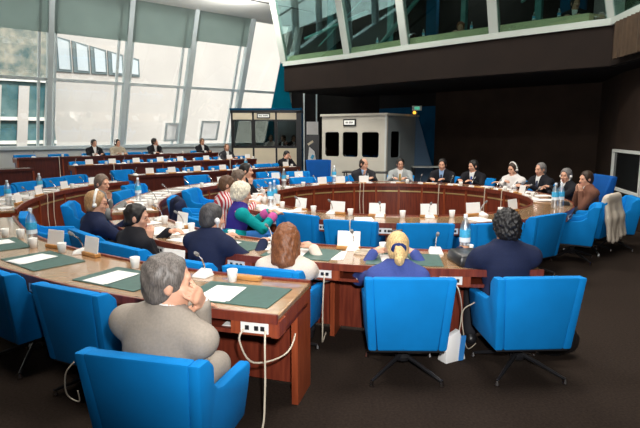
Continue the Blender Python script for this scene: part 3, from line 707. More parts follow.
def surface_net(F, lo, cell):
    S = F < 0; n = np.array(F.shape)
    c = np.zeros(tuple(n-1), np.int8)
    for dx in (0, 1):
        for dy in (0, 1):
            for dz in (0, 1): c += S[dx:n[0]-1+dx, dy:n[1]-1+dy, dz:n[2]-1+dz]
    act = (c > 0) & (c < 8); idx = np.full(act.shape, -1, np.int64); ijk = np.argwhere(act); idx[act] = np.arange(len(ijk))
    acc = np.zeros((len(ijk), 3)); cnt = np.zeros(len(ijk))
    i, j, k = ijk.T
    cor = [(a, b, e) for a in (0, 1) for b in (0, 1) for e in (0, 1)]
    for p in cor:
        for axis in range(3):
            if p[axis]: continue
            q = list(p); q[axis] = 1
            f0 = F[i+p[0], j+p[1], k+p[2]]; f1 = F[i+q[0], j+q[1], k+q[2]]
            m = (f0 < 0) != (f1 < 0); t = f0[m]/(f0[m]-f1[m])
            v = np.zeros((m.sum(), 3)); v += p; v[:, axis] += t
            acc[m] += v; cnt[m] += 1
    V = (acc/cnt[:, None]+ijk)*cell+lo
    Q = []
    for axis in range(3):
        a0 = [slice(None)]*3; a1 = [slice(None)]*3; a0[axis] = slice(0, -1); a1[axis] = slice(1, None)
        x = S[tuple(a0)] != S[tuple(a1)]; flip = S[tuple(a0)]
        u, w = (axis+1) % 3, (axis+2) % 3
        e = np.argwhere(x); e = e[(e[:, u] > 0) & (e[:, w] > 0) & (e[:, u] < n[u]-1) & (e[:, w] < n[w]-1)]
        if not len(e): continue
        def g(du, dw): t = e.copy(); t[:, u] += du; t[:, w] += dw; return idx[t[:, 0], t[:, 1], t[:, 2]]
        q = np.stack([g(-1, -1), g(0, -1), g(0, 0), g(-1, 0)], 1)
        fl = ~flip[e[:, 0], e[:, 1], e[:, 2]]; q[fl] = q[fl][:, ::-1]; Q.append(q)
    return V, (np.concatenate(Q) if Q else np.zeros((0, 4), int))
def field_obj(name, F, cell, mats, parent=None, paint=None, bumpy=0., bs=60., xf=None, smooth_it=1):
    V, Q = F.mesh(cell)
    if bumpy:
        s = np.sin(V[:, 0]*bs+1.3*np.sin(V[:, 1]*bs*.7))*np.sin(V[:, 1]*bs*1.1+.7)*np.sin(V[:, 2]*bs*.9+1.1*np.sin(V[:, 0]*bs*.6))
        ctr = V.mean(0); d = V-ctr; d /= np.linalg.norm(d, axis=1)[:, None]+1e-6; V = V+d*(s*bumpy)[:, None]
    mi = paint(V, Q) if paint else None
    me = bpy.data.meshes.new(name); me.vertices.add(len(V)); me.vertices.foreach_set('co', V.astype(np.float32).ravel())
    me.loops.add(len(Q)*4); me.loops.foreach_set('vertex_index', Q.astype(np.int32).ravel())
    me.polygons.add(len(Q)); me.polygons.foreach_set('loop_start', np.arange(0, len(Q)*4, 4, dtype=np.int32))
    for m in (mats if isinstance(mats, list) else [mats]): me.materials.append(M[m] if isinstance(m, str) else m)
    if mi is not None: me.polygons.foreach_set('material_index', mi.astype(np.int32))
    me.update(calc_edges=True); me.validate()
    me.polygons.foreach_set('use_smooth', np.ones(len(me.polygons), bool))
    o = bpy.data.objects.new(name, me); COL.objects.link(o)
    if parent: o.parent = parent
    return o
def rotm(yaw=0, pitch=0, roll=0):   # columns = local axes; yaw left positive, pitch nods forward
    cy, sy = math.cos(yaw), math.sin(yaw); cp, sp = math.cos(-pitch), math.sin(-pitch); cr, sr = math.cos(roll), math.sin(roll)
    Z = np.array([[cy, -sy, 0], [sy, cy, 0], [0, 0, 1]]); X = np.array([[1, 0, 0], [0, cp, -sp], [0, sp, cp]]); Y = np.array([[cr, 0, sr], [0, 1, 0], [-sr, 0, cr]])
    return Z@X@Y
def unit(v): v = np.asarray(v, float); return v/(np.linalg.norm(v)+1e-9)
CM = {}
def cmat(name, col, **k):
    if name not in CM: CM[name] = mat(name, col, **{**dict(rough=.85, var=.07, scale=90, spec=.2), **k})
    return CM[name]
def stripes(name, c1, c2, sc, direction='DIAGONAL'):
    m = bpy.data.materials.new(name); m.use_nodes = True; nt = m.node_tree; b = nt.nodes['Principled BSDF']; b.inputs['Roughness'].default_value = .85
    tc = nt.nodes.new('ShaderNodeTexCoord'); w = nt.nodes.new('ShaderNodeTexWave'); w.inputs['Scale'].default_value = sc; w.bands_direction = 'Y'; w.inputs['Distortion'].default_value = .15
    r = nt.nodes.new('ShaderNodeValToRGB'); r.color_ramp.interpolation = 'CONSTANT'; r.color_ramp.elements[0].color = (*c1, 1); r.color_ramp.elements[1].color = (*c2, 1); r.color_ramp.elements[1].position = .5
    nt.links.new(tc.outputs['Object'], w.inputs[0]); nt.links.new(w.outputs['Fac'], r.inputs[0]); nt.links.new(r.outputs[0], b.inputs['Base Color']); return m
HEADR = {}
def person(label, x, y, rot, ztop, lean=12, yaw=0, pitch=0, hroll=0, side=0., cell=.011, z=0., top=('jacket', 'navy'), shirt='white', tie=None, hair=('short', (.02, .015, .012)),
           lh=None, rh=None, skin='skin', extra=(), female=False, twist=0, legs='dark', group=None, size=1., hipz=None, elbow=None):
    """seated figure. local frame: +Y ahead, +X right, origin on the floor under the hips. lh / rh = wrist targets in that frame (z from the floor), or None to rest on the table"""
    s = size; L = R(lean); sd = side
    hz = .51 if ztop > 1.12 else .48
    hz = hipz or hz
    hip = V3(0, 0, hz)
    sp = unit((math.sin(R(sd)), math.sin(L), math.cos(L))); fw = unit((0, math.cos(L), -math.sin(L)))
    Lh = L*.5
    up = unit((math.sin(R(sd))*.6, math.sin(Lh), math.cos(Lh)))
    hl = .125*s
    span = (ztop-.03-hl-hz-.10*up[2])/sp[2]      # hip to neck base
    span = min(max(span, .36), .58)*1.0
    ct, st = math.cos(R(twist)), math.sin(R(twist))
    rx = unit((ct, st, 0)); rx = unit(rx-sp*(rx@sp)); fr = np.cross(sp, rx)
    chest = hip+sp*span*.62; SCn = hip+sp*span*.90; NB = hip+sp*span
    HC = NB+up*(.135*s)+fr*.012; Hrot = rotm(R(yaw+twist), R(pitch+lean*.35), R(hroll))
    sw = (.165 if female else .190)*s
    SL, SR = SCn-rx*sw-sp*.045, SCn+rx*sw-sp*.045
    def torso(F, g, legs=False, k=.05):
        F.ell(hip, (.165+g, .125+g, .13+g), k=k)
        F.cap(hip+sp*.06, chest, .155+g, (.150 if female else .165)+g, k=k, flat=(fr, .70))
        F.cap(chest, SCn-sp*.03, .160+g, .13+g, k=k, flat=(fr, .68))
        F.cap(SL+rx*.03, SR-rx*.03, .060+g, .060+g, k=k)
        for S_ in (SL, SR): F.cap(NB-sp*.005, S_-sp*.0, .045+g, .050+g, k=k)
        F.cap(NB-sp*.05, NB+up*.0, .075+g*.6, .060+g*.4, k=k)
        if female: F.ell(chest+fr*.085+rx*.07+sp*.02, (.07+g*.5, .06+g*.5, .065+g*.5), k=k).ell(chest+fr*.085-rx*.07+sp*.02, (.07+g*.5, .06+g*.5, .065+g*.5), k=k)
        return F
    # arms
    tz = .80-z*0
    def arm(S, sgn, tgt):
        if tgt is None: tgt = (sgn*.14, .46, tz)
        T = np.array(tgt, float); u, f = .29*s, .255*s
        v = T-S; d = np.linalg.norm(v)
        if d > (u+f)*.985: T = S+v/d*(u+f)*.985; v = T-S; d = np.linalg.norm(v)
        a = (u*u-f*f+d*d)/(2*d); h = math.sqrt(max(u*u-a*a, 1e-6))
        pole = np.array((sgn*.55, -.25, -.85) if not elbow else (sgn*elbow[0], elbow[1], elbow[2])); w = v/d; pole = unit(pole-w*(pole@w))
        return S+w*a+pole*h, T
    def hq(*p): return HC+Hrot@(np.array(p)*s)
    aims = {}
    def res(t, sgn):
        if isinstance(t, str):
            if t == 'chin': aims[sgn] = hq(sgn*.035, .088, -.085); return hq(sgn*.055, .10, -.225)
            if t == 'side': aims[sgn] = hq(sgn*.02, .125, -.055); return V3(.175, .175, HC[2]-.125)
            if t == 'mouth': aims[sgn] = hq(sgn*.015, .125, -.055); return hq(sgn*.045, .145, -.19)
            if t == 'brow': aims[sgn] = hq(sgn*.055, .09, .05); return hq(sgn*.10, .11, -.10)
        return t
    lh, rh = res(lh, -1), res(rh, 1)
    AL = (SL, *arm(SL, -1, lh)); AR = (SR, *arm(SR, 1, rh))
    # legs
    kn = [hip+V3(q*.11, .44, .0) for q in (-1, 1)]; hj = [hip+V3(q*.085, .02, -.02) for q in (-1, 1)]
    an = [V3(q*.12, .40, .085) for q in (-1, 1)]
    for q in range(2): kn[q][2] = hz-.01
    B = Field(); torso(B, -.018)
    for (S, E, T) in (AL, AR):
        B.cap(S, E, .046*s, .038*s).cap(E, T, .038*s, .026*s)
    for q in range(2): B.cap(hj[q], kn[q], .075, .055).cap(kn[q], an[q], .052, .034).cap(an[q]-V3(0, .03, .03), an[q]+V3(0, .11, -.045), .034, .028)
    B.cap(NB-sp*.02, HC-up*.06-fr*.012, .056*s, .050*s, k=.03)
    # head
    def hp(*p): return HC+Hrot@(np.array(p)*s)
    def he(F, c, r, k=.02, sub=False): F.ell(hp(*c), np.array(r)*s, Hrot, k, sub)
    he(B, (0, -.012, .028), (.074, .094, .092)); he(B, (0, .028, -.045), (.058, .062, .072)); he(B, (0, .066, -.096), (.026, .022, .020))
    B.cap(hp(-.034, .078, .034), hp(.034, .078, .034), .012*s, k=.015)
    B.cap(hp(0, .086, .020), hp(0, .112, -.024), .008*s, .014*s, k=.012); he(B, (0, .098, -.030), (.019, .012, .010), .01)
    for q in (-1, 1):
        he(B, (q*.040, .060, -.022), (.022, .024, .020), .02)
        he(B, (q*.033, .094, .012), (.020, .014, .013), .008, True); he(B, (q*.032, .072, .012), (.0145, .0145, .0135), .004)
        he(B, (q*.077, -.004, -.006), (.012, .022, .033), .012)
    B.cap(hp(-.020, .086, -.060), hp(.020, .086, -.060), .0075*s, k=.008); B.cap(hp(-.016, .084, -.070), hp(.016, .084, -.070), .008*s, k=.008)
    # hands
    def hand(E, T, sgn, up_hand):
        d = unit(T-E)
        if sgn in aims: d = unit(aims[sgn]-T)
        elif up_hand: d = unit(d+V3(0, .1, .35))
        else: d = unit(d*V3(1, 1, .25)+V3(-sgn*.25, .2, -.02))
        nrm = V3(0, 0, -1) if not up_hand else (Hrot@V3(-sgn*.5, -.8, 0) if sgn in aims else V3(-sgn*.5, .2, -.2)); nrm = unit(nrm-d*(nrm@d)); lat = np.cross(d, nrm)*sgn   # lat towards the thumb side
        if not up_hand and lat@V3(-sgn, 0, 0) < 0: lat = -lat
        P1 = T+d*.085*s
        B.cap(T, P1-d*.01, .022*s, .026*s, k=.02, flat=(nrm, .62)); B.cap(T+d*.03+lat*.018, P1-lat*.0+lat*.022, .016*s, k=.015); B.cap(T+d*.03-lat*.015, P1-lat*.026, .015*s, k=.015)
        for q, (o, ln) in enumerate(((.031, .066), (.011, .075), (-.010, .070), (-.030, .055))):
            a = P1+lat*o*s; b = a+unit(d+nrm*.35)*ln*.5*s; c = b+unit(d*.7+nrm*.8)*ln*.5*s
            B.cap(a, b, .0098*s, .0092*s, k=.006).cap(b, c, .0092*s, .008*s, k=.004)
        a = T+d*.025*s+lat*.024*s; b = a+unit(d*.6+lat*.8+nrm*.2)*.04*s; c = b+unit(d+nrm*.3)*.03*s
        B.cap(a, b, .013*s, .011*s, k=.012).cap(b, c, .011*s, .0085*s, k=.004)
    for (S, E, T), sgn in ((AL, -1), (AR, 1)): hand(E, T, sgn, T[2] > tz+.12)
    eyes = [hp(q*.032, .084, .012) for q in (-1, 1)]; lips = [hp(q*.012, .092, -.064) for q in (-1, 0, 1)]
    def paint(V, Q):
        C = V[Q].mean(1); mi = np.zeros(len(Q), int)
        for e in lips: mi[np.linalg.norm((C-e)*np.array((1, 1, 1.3)), axis=1) < .013*s] = 1
        for e in eyes: mi[np.linalg.norm(C-e, axis=1) < .0095*s] = 2
        return mi
    body = field_obj('person', B, cell, [skin, 'lip', 'eye'], paint=paint)
    body.location = (x, y, z); body.rotation_euler.z = R(rot); tag(body, label, 'person', group)
    # trousers and shoes
    Tt = Field()
    Tt.ell(hip-V3(0, 0, .01), (.178, .14, .13), k=.05)
    for q in range(2): Tt.cap(hj[q], kn[q], .090, .070).cap(kn[q], an[q]+V3(0, 0, .03), .068, .058, k=.02)
    field_obj('trousers' if not female else 'skirt', Tt, .014, {'dark': cmat('dark_trouser_cloth', (.02, .02, .025)), 'grey': cmat('grey_cloth', (.30, .262, .222)), 'blue': cmat('blue_trousers_cloth', (.03, .16, .45))}[legs], body)
    for q in range(2):
        S_ = Field().cap(an[q]+V3(0, -.03, -.045), an[q]+V3(0, .13, -.055), .042, .036).cap(an[q], an[q]+V3(0, -.01, -.04), .045, .045); field_obj('shoe', S_, .012, 'black', body)
    # upper clothing
    kind, cname = top[0], top[1]
    cols = {'navy': (.012, .018, .050), 'dark': (.012, .012, .016), 'charcoal': (.03, .03, .035), 'grey': (.30, .262, .222), 'lgrey': (.34, .36, .36), 'cream': (.66, .58, .50), 'blue': (.05, .075, .26), 'white': (.72, .68, .66), 'brown': (.17, .075, .045), 'teal': (.0, .25, .26), 'purple': (.030, .022, .20), 'green': (.05, .12, .08)}
    cm = top[2] if len(top) > 2 else cmat(cname+'_cloth', cols[cname])
    g = {'jacket': .012, 'shirt': .004, 'sweater': .010}[kind]
    J = Field(); torso(J, g)
    sl = []
    def sleeve(F, S, E, T, g2):
        W = T-unit(T-E)*(.012 if kind == 'jacket' else .02)
        F.cap(S, E, .054*s+g2, .046*s+g2, k=.045).cap(E, W, .046*s+g2, .034*s+g2, k=.02)
    two = len(top) > 3
    if not two:
        for (S, E, T) in (AL, AR): sleeve(J, S, E, T, g*.8)
    if kind == 'jacket': J.cap(hip+sp*.02, hip-V3(0, 0, .03), .175, .165, flat=(fr, .78)); J.ell(SL, (.066, .066, .060)).ell(SR, (.066, .066, .060))
    # neckline and opening
    J.cap(NB+up*.0+fr*.01, NB+up*.2+fr*.03, .058*s+.004, .10, k=.012, sub=True)
    fz = chest+fr*.16; nk = NB+fr*.07
    if kind == 'jacket': J.cap(nk+up*.06, chest+fr*.135-sp*.07, .062, .010, k=.012, sub=True)
    if kind == 'jacket':
        for q in range(-5, 6):
            a0, a1 = (q-.5)*.42, (q+.5)*.42
            cp = lambda a: NB-sp*.005+up*.018*math.cos(a)+rx*.072*s*math.sin(a)-fr*(.066*s*math.cos(a)-.012)-sp*.02*(1-math.cos(a))
            J.cap(cp(a0), cp(a1), .017*s, k=.012)
    jo = field_obj('jacket' if kind == 'jacket' else ('shirt' if kind == 'shirt' else 'sweater'), J, cell*1.05, cm, body, bumpy=.004, bs=19)
    if two:
        for (S, E, T) in (AL, AR): F = Field(); sleeve(F, S, E, T, g); F.ell(S, (.085, .085, .08)); field_obj('sleeve', F, cell, top[3], body)
        for (S, E, T) in (AL, AR): d_ = unit(T-E); F = Field().cap(T-d_*.075, T-d_*.04, .056*s, .054*s); field_obj('cuff_band', F, cell, cmat('pink_trim_cloth', (.55, .10, .32)), body)
        F = Field().cap(SCn-rx*.10-fr*.06-sp*.01, SCn+rx*.14-fr*.055-sp*.03, .032, .03); field_obj('shoulder_stripe', F, cell, cmat('pink_trim_cloth', (.55, .10, .32)), body)
        F = Field(); F.cap(hip+sp*.0-rx*.03, hip+sp*.02+rx*.03, .185, .182, flat=(fr, .74)); field_obj('hem_band', F, cell, top[3], body)
    if kind == 'jacket':
        S_ = Field(); torso(S_, -.004); S_.cap(NB+up*.0+fr*.01, NB+up*.2+fr*.03, .052*s, .09, k=.01, sub=True)
        S_.cap(NB-sp*.01+fr*.004, NB+up*.040+fr*.006, .070*s, .063*s, k=.01)
        S_.cap(NB+up*.01+fr*.01, NB+up*.2+fr*.03, .053*s, .09, k=.01, sub=True)
        field_obj('shirt', S_, cell*1.1, cmat(shirt+'_shirt_cloth', {'white': (.74, .73, .72), 'blue': (.25, .38, .60), 'pale': (.6, .62, .66)}[shirt]), body)
        for (S, E, T) in (AL, AR):
            d_ = unit(T-E); F = Field().cap(T-d_*.03, T-d_*.002, .034*s, .033*s); field_obj('cuff', F, cell, cmat('white_shirt_cloth', (.74, .73, .72)), body)
        if tie:
            F = Field(); pts = []
            for q in range(7):
                c = NB*(1-q/6)+(chest-sp*.06)*(q/6); t = .02
                while t < .25 and S_.at(c+fr*t) < .002: t += .004
                pts.append(c+fr*(t+.002))
            for q in range(6): F.cap(pts[q], pts[q+1], .014+.002*q, .016+.002*q, k=.01, flat=(fr, .5))
            F.ell(pts[0], (.02, .014, .02)); field_obj('necktie', F, cell*.8, cmat('tie_'+tie, {'red': (.35, .04, .05), 'blue': (.05, .09, .3), 'gold': (.45, .3, .12), 'dark': (.04, .05, .09)}[tie]), body)
    # hair
    hs, hcol = hair[0], hair[1]
    hm = cmat('hair_%d_%d_%d' % tuple(int(v*999) for v in hcol), hcol, rough=.5, var=.45, scale=55, spec=.4, stretch=(3, 3, .6))
    H = Field()
    def face_cut(y=.105, zc=-.012, r=(.084, .075, .108)): he(H, (0, y, zc), r, .022, True)
    gth = {'short': .012, 'curly': .020, 'thin': .007, 'bob': .016, 'pony': .010, 'puff': .030, 'bald': .006, 'wavy': .013, 'crop': .006}[hs]
    he(H, (0, -.016, .030), (.076+gth, .095+gth, .092+gth))
    he(H, (0, -.045, -.035), (.066+gth, .055+gth, .070), .02)
    if hs == 'bob':
        for q in (-1, 1): H.cap(hp(q*.066, -.01, .02), hp(q*.080, -.015, -.150), .038*s, .034*s, k=.03)
        H.cap(hp(0, -.07, .0), hp(0, -.085, -.160), .062*s, .058*s, k=.04); H.cap(hp(-.05, -.06, -.0), hp(-.055, -.07, -.165), .05*s, .04*s, k=.03); H.cap(hp(.05, -.06, -.0), hp(.055, -.07, -.165), .05*s, .04*s, k=.03)
    if hs == 'puff': he(H, (0, -.03, .06), (.098, .105, .08), .03)
    face_cut()
    he(H, (0, .075, -.075), (.10, .070, .085), .01, True)
    if hs not in ('bob',): he(H, (0, -.005, -.165), (.12, .14, .085), .01, True)
    if hs == 'bald': he(H, (0, .035, .115), (.070, .100, .062), .015, True)
    if hs == 'curly': he(H, (.03, -.075, .105), (.026, .026, .030), .01, True)
    if hs == 'thin' or hs == 'crop': he(H, (0, .095, .075), (.060, .045, .045), .015, True)
    field_obj('hair', H, max(.007, cell*.75), hm, body, bumpy={'curly': .011, 'wavy': .007, 'puff': .007, 'bob': .006, 'pony': .002}.get(hs, .0038), bs={'curly': 120, 'puff': 80, 'bob': 70}.get(hs, 60))
    if hs == 'pony':
        F = Field().cap(hp(0, -.105, -.02), hp(0, -.13, -.10), .040*s, .036*s).cap(hp(.01, -.125, -.07), hp(.005, -.135, -.135), .034*s, .014*s); field_obj('ponytail', F, .007, hm, body, bumpy=.006, bs=85)
        F = Field()
        for q in range(12):
            a0, a1 = q*math.pi/6, (q+1)*math.pi/6; F.cap(hp(.040*math.cos(a0), -.112-.012*math.sin(a0), -.018+.022*math.sin(a0)), hp(.040*math.cos(a1), -.112-.012*math.sin(a1), -.018+.022*math.sin(a1)), .017*s, k=.004)
        field_obj('hair_scrunchie', F, .006, cmat('navy_scrunchie', (.015, .03, .13)), body, bumpy=.004, bs=140)
        F = Field().cap(hp(-.055, -.02, .128), hp(.03, -.03, .134), .009, .009); field_obj('hair_clip', F, .005, 'black', body)
    for e in extra:
        if e == 'earpiece':
            F = Field().cap(hp(.084, -.0, -.01), hp(.096, .0, -.014), .022*s, .020*s).cap(hp(.09, .0, -.01), hp(.07, .03, -.10), .008*s).cap(hp(-.084, -.0, -.01), hp(-.096, .0, -.014), .022*s, .020*s).cap(hp(-.09, .0, -.01), hp(-.07, .03, -.10), .008*s).cap(hp(-.07, .03, -.10), hp(0, .06, -.135), .007*s).cap(hp(.07, .03, -.10), hp(0, .06, -.135), .007*s)
            field_obj('headphones', F, .007, 'white', body)
        if e == 'headphones':
            F = Field()
            for q in range(12):
                a0, a1 = math.pi*q/12, math.pi*(q+1)/12
                F.cap(hp(.094*math.cos(a0), -.01, .0+.138*math.sin(a0)), hp(.094*math.cos(a1), -.01, .0+.138*math.sin(a1)), .006*s)
            for q in (-1, 1): F.cap(hp(q*.084, -.004, -.01), hp(q*.094, -.004, -.012), .024*s, .021*s, k=.01)
            field_obj('headphones', F, .007, 'white', body)
        if e == 'glasses':
            F = Field()
            for q in (-1, 1):
                for w in range(10):
                    a0, a1 = w*math.pi/5, (w+1)*math.pi/5; F.cap(hp(q*.033+.024*math.cos(a0), .102, .012+.018*math.sin(a0)), hp(q*.033+.024*math.cos(a1), .102, .012+.018*math.sin(a1)), .003*s, k=.002)
                F.cap(hp(q*.057, .10, .015), hp(q*.080, .0, .012), .003*s, k=.002)
            F.cap(hp(-.01, .104, .014), hp(.01, .104, .014), .003*s, k=.002); field_obj('eyeglasses', F, .0045, cmat('dark_spectacle_frame', (.10, .03, .02), rough=.3), body)
        if e == 'moustache':
            F = Field().cap(hp(-.024, .098, -.052), hp(0, .106, -.046), .007*s, .009*s).cap(hp(0, .106, -.046), hp(.024, .098, -.052), .009*s, .007*s); field_obj('moustache', F, .006, hm, body)
    return body
# ---------------------------------------------------------------- the people
BLK, DBR, GRY, LBR, BLN, WHT, AUB = (.012, .010, .009), (.035, .018, .010), (.16, .15, .145), (.13, .065, .03), (.62, .42, .19), (.78, .66, .52), (.19, .068, .026)
def at_r(r, a, lab, **k):
    x, y = pol(r, a); k.setdefault('rot', math.degrees(faceC(x, y))); return person(lab, x, y, **k)
# foreground and second ring
person('man in a grey-brown suit in the foreground, hand at his chin, seen from behind', -.79, 2.36, -16, 1.185, elbow=(.12, -.35, -1), lean=6, side=8, yaw=-58, pitch=4, cell=.008, top=('jacket', 'grey'), hair=('wavy', (.12, .105, .095)), rh='side', lh=(-.05, .46, .79), legs='grey', size=1.06)
person('blonde woman in blue seen from behind, hair tied with a navy scrunchie', .575, 3.74, -3, .94, hipz=.43, lean=22, yaw=0, pitch=14, cell=.008, top=('sweater', 'blue'), hair=('pony', BLN), lh=(-.16, .46, .80), rh=(.16, .46, .80), female=True)
person('man in navy seen from behind, curly black hair with a thin crown', 1.41, 3.88, 3, 1.17, lean=6, yaw=2, pitch=6, cell=.008, top=('jacket', 'navy'), hair=('curly', (.010, .009, .010)), lh=(-.24, .38, .80), rh=(.14, .40, .82), skin='skin2', size=1.04)
person('brown-haired woman in cream seen from behind', -.285, 3.98, -10, .96, hipz=.43, lean=16, pitch=8, cell=.008, top=('sweater', 'cream'), hair=('bob', AUB), lh=(-.15, .44, .80), rh=(.15, .44, .80), female=True, size=1.05)
person('man in navy seen from behind, white earpiece, right arm along the desk', -1.0, 4.42, -28, 1.145, lean=16, yaw=-22, pitch=6, cell=.008, top=('jacket', 'navy'), hair=('short', (.05, .048, .05)), rh=(.34, .42, .79), lh=(-.12, .44, .80), extra=('earpiece',))
person('dark-haired man in a dark suit seen in profile, hand near his mouth', -1.78, 4.76, -48, 1.10, lean=14, yaw=-38, pitch=4, cell=.008, top=('jacket', 'dark'), hair=('wavy', BLK), rh='mouth', lh=(-.05, .45, .80))
person('fair-haired person in a navy jacket with glasses and a white headset', -2.35, 5.34, -50, 1.16, lean=8, yaw=-28, pitch=6, cell=.008, top=('jacket', 'navy'), hair=('short', (.38, .22, .10)), extra=('headphones', 'glasses'), lh=(-.12, .44, .80), rh=(.12, .44, .80))
person('grey-haired man in a grey suit resting his chin on his hand', -3.14, 7.28, -80, 1.18, lean=14, yaw=-32, pitch=6, cell=.009, top=('jacket', 'lgrey', cmat('mid_grey_suit', (.22, .22, .21))), tie='dark', hair=('short', (.17, .12, .09)), lh='chin', rh=(.16, .44, .80))
# inner ring, left side
person('white-haired woman in a purple and teal jacket with pink trim', -1.02, 6.16, -68, 1.16, lean=12, yaw=-8, pitch=8, cell=.009, top=('sweater', 'purple', cmat('purple_cloth', (.035, .025, .22)), cmat('teal_cloth_sleeve', (.0, .27, .28))), hair=('puff', WHT), rh=(.16, .46, .80), lh=(-.10, .46, .80), female=True, legs='blue')
person('brown-haired woman in red and white stripes beside the white-haired woman', -1.36, 7.0, -62, 1.18, lean=14, yaw=-10, pitch=14, cell=.010, top=('sweater', 'white', stripes('red_white_striped_cloth', (.42, .02, .03), (.70, .62, .62), 9)), hair=('wavy', (.10, .05, .025)), female=True)
person('person in a pale top half hidden behind the striped shirt', -1.36, 7.85, -76, 1.20, lean=16, yaw=-6, pitch=14, cell=.011, top=('sweater', 'white'), hair=('wavy', (.13, .09, .065)))
person('dark-haired man in a dark suit, fist under chin, at the inner desk left', -1.36, 8.75, -100, 1.25, lean=14, yaw=8, pitch=2, cell=.010, top=('jacket', 'dark'), tie='red', hair=('short', BLK), rh='chin', lh=(-.12, .45, .80))
# far side of the inner ring, left to right
at_r(3.22, 94.6, 'balding man in a dark suit, chin on hand, leftmost at the far desk', ztop=1.19, lean=12, yaw=42, pitch=8, top=('jacket', 'charcoal'), hair=('bald', DBR), rh='chin', lh=(-.14, .46, .80), tie='dark', shirt='blue')
at_r(3.22, 80, 'man in a light grey suit with glasses before the grey booth', ztop=1.19, lean=7, yaw=6, pitch=4, top=('jacket', 'lgrey'), hair=('short', BLK), tie='gold', extra=('glasses',))
at_r(3.22, 63.6, 'man in dark suit and blue shirt looking ahead, right of the light grey suit', ztop=1.20, lean=9, yaw=2, pitch=6, top=('jacket', 'dark'), hair=('short', BLK), tie='dark', shirt='blue')
at_r(3.22, 51.5, 'man in a dark suit turned to his neighbour on the left, beside the white shirt', ztop=1.19, lean=10, yaw=-26, pitch=6, top=('jacket', 'dark'), hair=('short', BLK), tie='blue')
at_r(3.24, 36, 'person in a white shirt with white headphones, arms folded on the desk', ztop=1.17, lean=10, yaw=-6, pitch=10, top=('shirt', 'white'), hair=('short', DBR), extra=('headphones',), lh=(.06, .42, .80), rh=(-.06, .40, .83))
at_r(3.24, 24.7, 'man in black with a high forehead and a dark tie at the far desk', ztop=1.20, lean=9, yaw=-4, pitch=6, top=('jacket', 'dark'), hair=('thin', GRY), tie='dark')
at_r(3.24, 12.7, 'grey-haired man in profile with a white earpiece and red tie', ztop=1.14, lean=14, yaw=20, pitch=4, top=('jacket', 'dark'), hair=('short', GRY), extra=('earpiece',), tie='red', lh=(-.10, .48, .84))
at_r(3.17, .5, 'dark-haired person in a brown jacket, hands raised to the mouth, at far right', ztop=1.14, lean=12, yaw=8, pitch=6, cell=.010, top=('jacket', 'brown', cmat('rust_brown_cloth', (.15, .065, .042))), hair=('short', DBR), lh='mouth', rh='mouth')
# tiers
def tier(off, px, lab, z, **k):
    p = wl(lp(off, px), off); return person(lab, p.x, p.y, k.pop('rot', rowrot), z=z, cell=.013, **k)
tier(6.52, 283, 'man in a dark suit holding his head in both hands', 0, ztop=1.20, lean=20, pitch=16, top=('jacket', 'dark'), tie='blue', hair=('short', BLK), lh='brow', rh='brow')
tier(3.95, 226, 'person with a dark jacket sitting left of the cream booth', .13, ztop=1.24, lean=8, top=('jacket', 'charcoal'), hair=('thin', LBR))
tier(1.42, 95, 'dark-haired man in a dark suit, leftmost in the rear row', .26, ztop=1.26, lean=8, yaw=12, top=('jacket', 'dark'), hair=('short', BLK))
tier(1.42, 118, 'dark-haired person in beige in the rear row', .26, ztop=1.26, lean=10, yaw=22, top=('sweater', 'cream', cmat('beige_cloth', (.42, .36, .27))), hair=('wavy', BLK), extra=('headphones',))
tier(1.42, 155, 'person with dark hair and black coat turned sideways in the rear row', .26, ztop=1.28, lean=8, yaw=55, top=('jacket', 'dark'), hair=('wavy', BLK), lh=(-.03, .28, 1.02))
tier(1.42, 202, 'person with reddish face and dark coat, rightmost in the rear row', .26, ztop=1.26, lean=8, top=('jacket', 'dark'), hair=('short', LBR), skin='skin2')
# booth interpreters
person('interpreter in a pale shirt behind the middle booth window', -1.95, 21.3, 180, 1.30, z=.33, cell=.014, top=('shirt', 'white'), hair=('short', LBR), lean=8)
person('interpreter in dark clothes behind the right booth window, facing left', -1.40, 21.4, 140, 1.30, z=.33, cell=.014, top=('jacket', 'charcoal'), hair=('short', DBR), lean=8)
person('interpreter in dark clothes at the right edge of the right booth window', -1.07, 21.1, 200, 1.30, z=.33, cell=.014, top=('jacket', 'dark'), hair=('wavy', DBR), lean=8)
# upper gallery
def gal(i, t, off, rot, lab, **k):
    p = gin(i, t, 0, off); return person(lab, p.x, p.y, rot, z=3.22, cell=.014, **k)
gal(3, .57, .95, 150, 'dark-haired person in black behind the rightmost wide gallery window', ztop=1.22, lean=10, yaw=30, top=('jacket', 'dark'), hair=('wavy', BLK))
gal(2, .42, .92, 160, 'auburn-haired person low behind the third gallery window', ztop=.98, lean=20, pitch=10, top=('jacket', 'dark'), hair=('wavy', (.25, .07, .03)))
# ---------------------------------------------------------------- things on the desks
TZ = .7405
def on(tab, a, t):
    ri, ro = lerp(tab, a); x, y = pol(ri+(ro-ri)*t, a); return x, y, R(a+90)     # local +Y points to the ring centre... x runs along the desk
PROTO = {}
def place(kind, make, label, x, y, z, rz, group=None):
    if kind not in PROTO:
        o = make(); PROTO[kind] = o; o.location = (x, y, z); o.rotation_euler.z = rz; o['label'] = label
        if group: o['group'] = group
        return o
    return dup(PROTO[kind], label, (x, y, z), rz, group)
def mk_card():
    t = thing('name_card', '', 'name card')
    mb = MB(); mb.box((0, 0, .016), (.21, .055, .03)); mb.build('base_block', 'cardwood', t, bevel=.004, seg=1)
    mb = MB(); mb.hexa([(-.10, -.006, .026), (.10, -.006, .026), (.10, .002, .026), (-.10, .002, .026), (-.10, .018, .160), (.10, .018, .160), (.10, .022, .160), (-.10, .022, .160)]); mb.build('card', 'card', t)
    return t
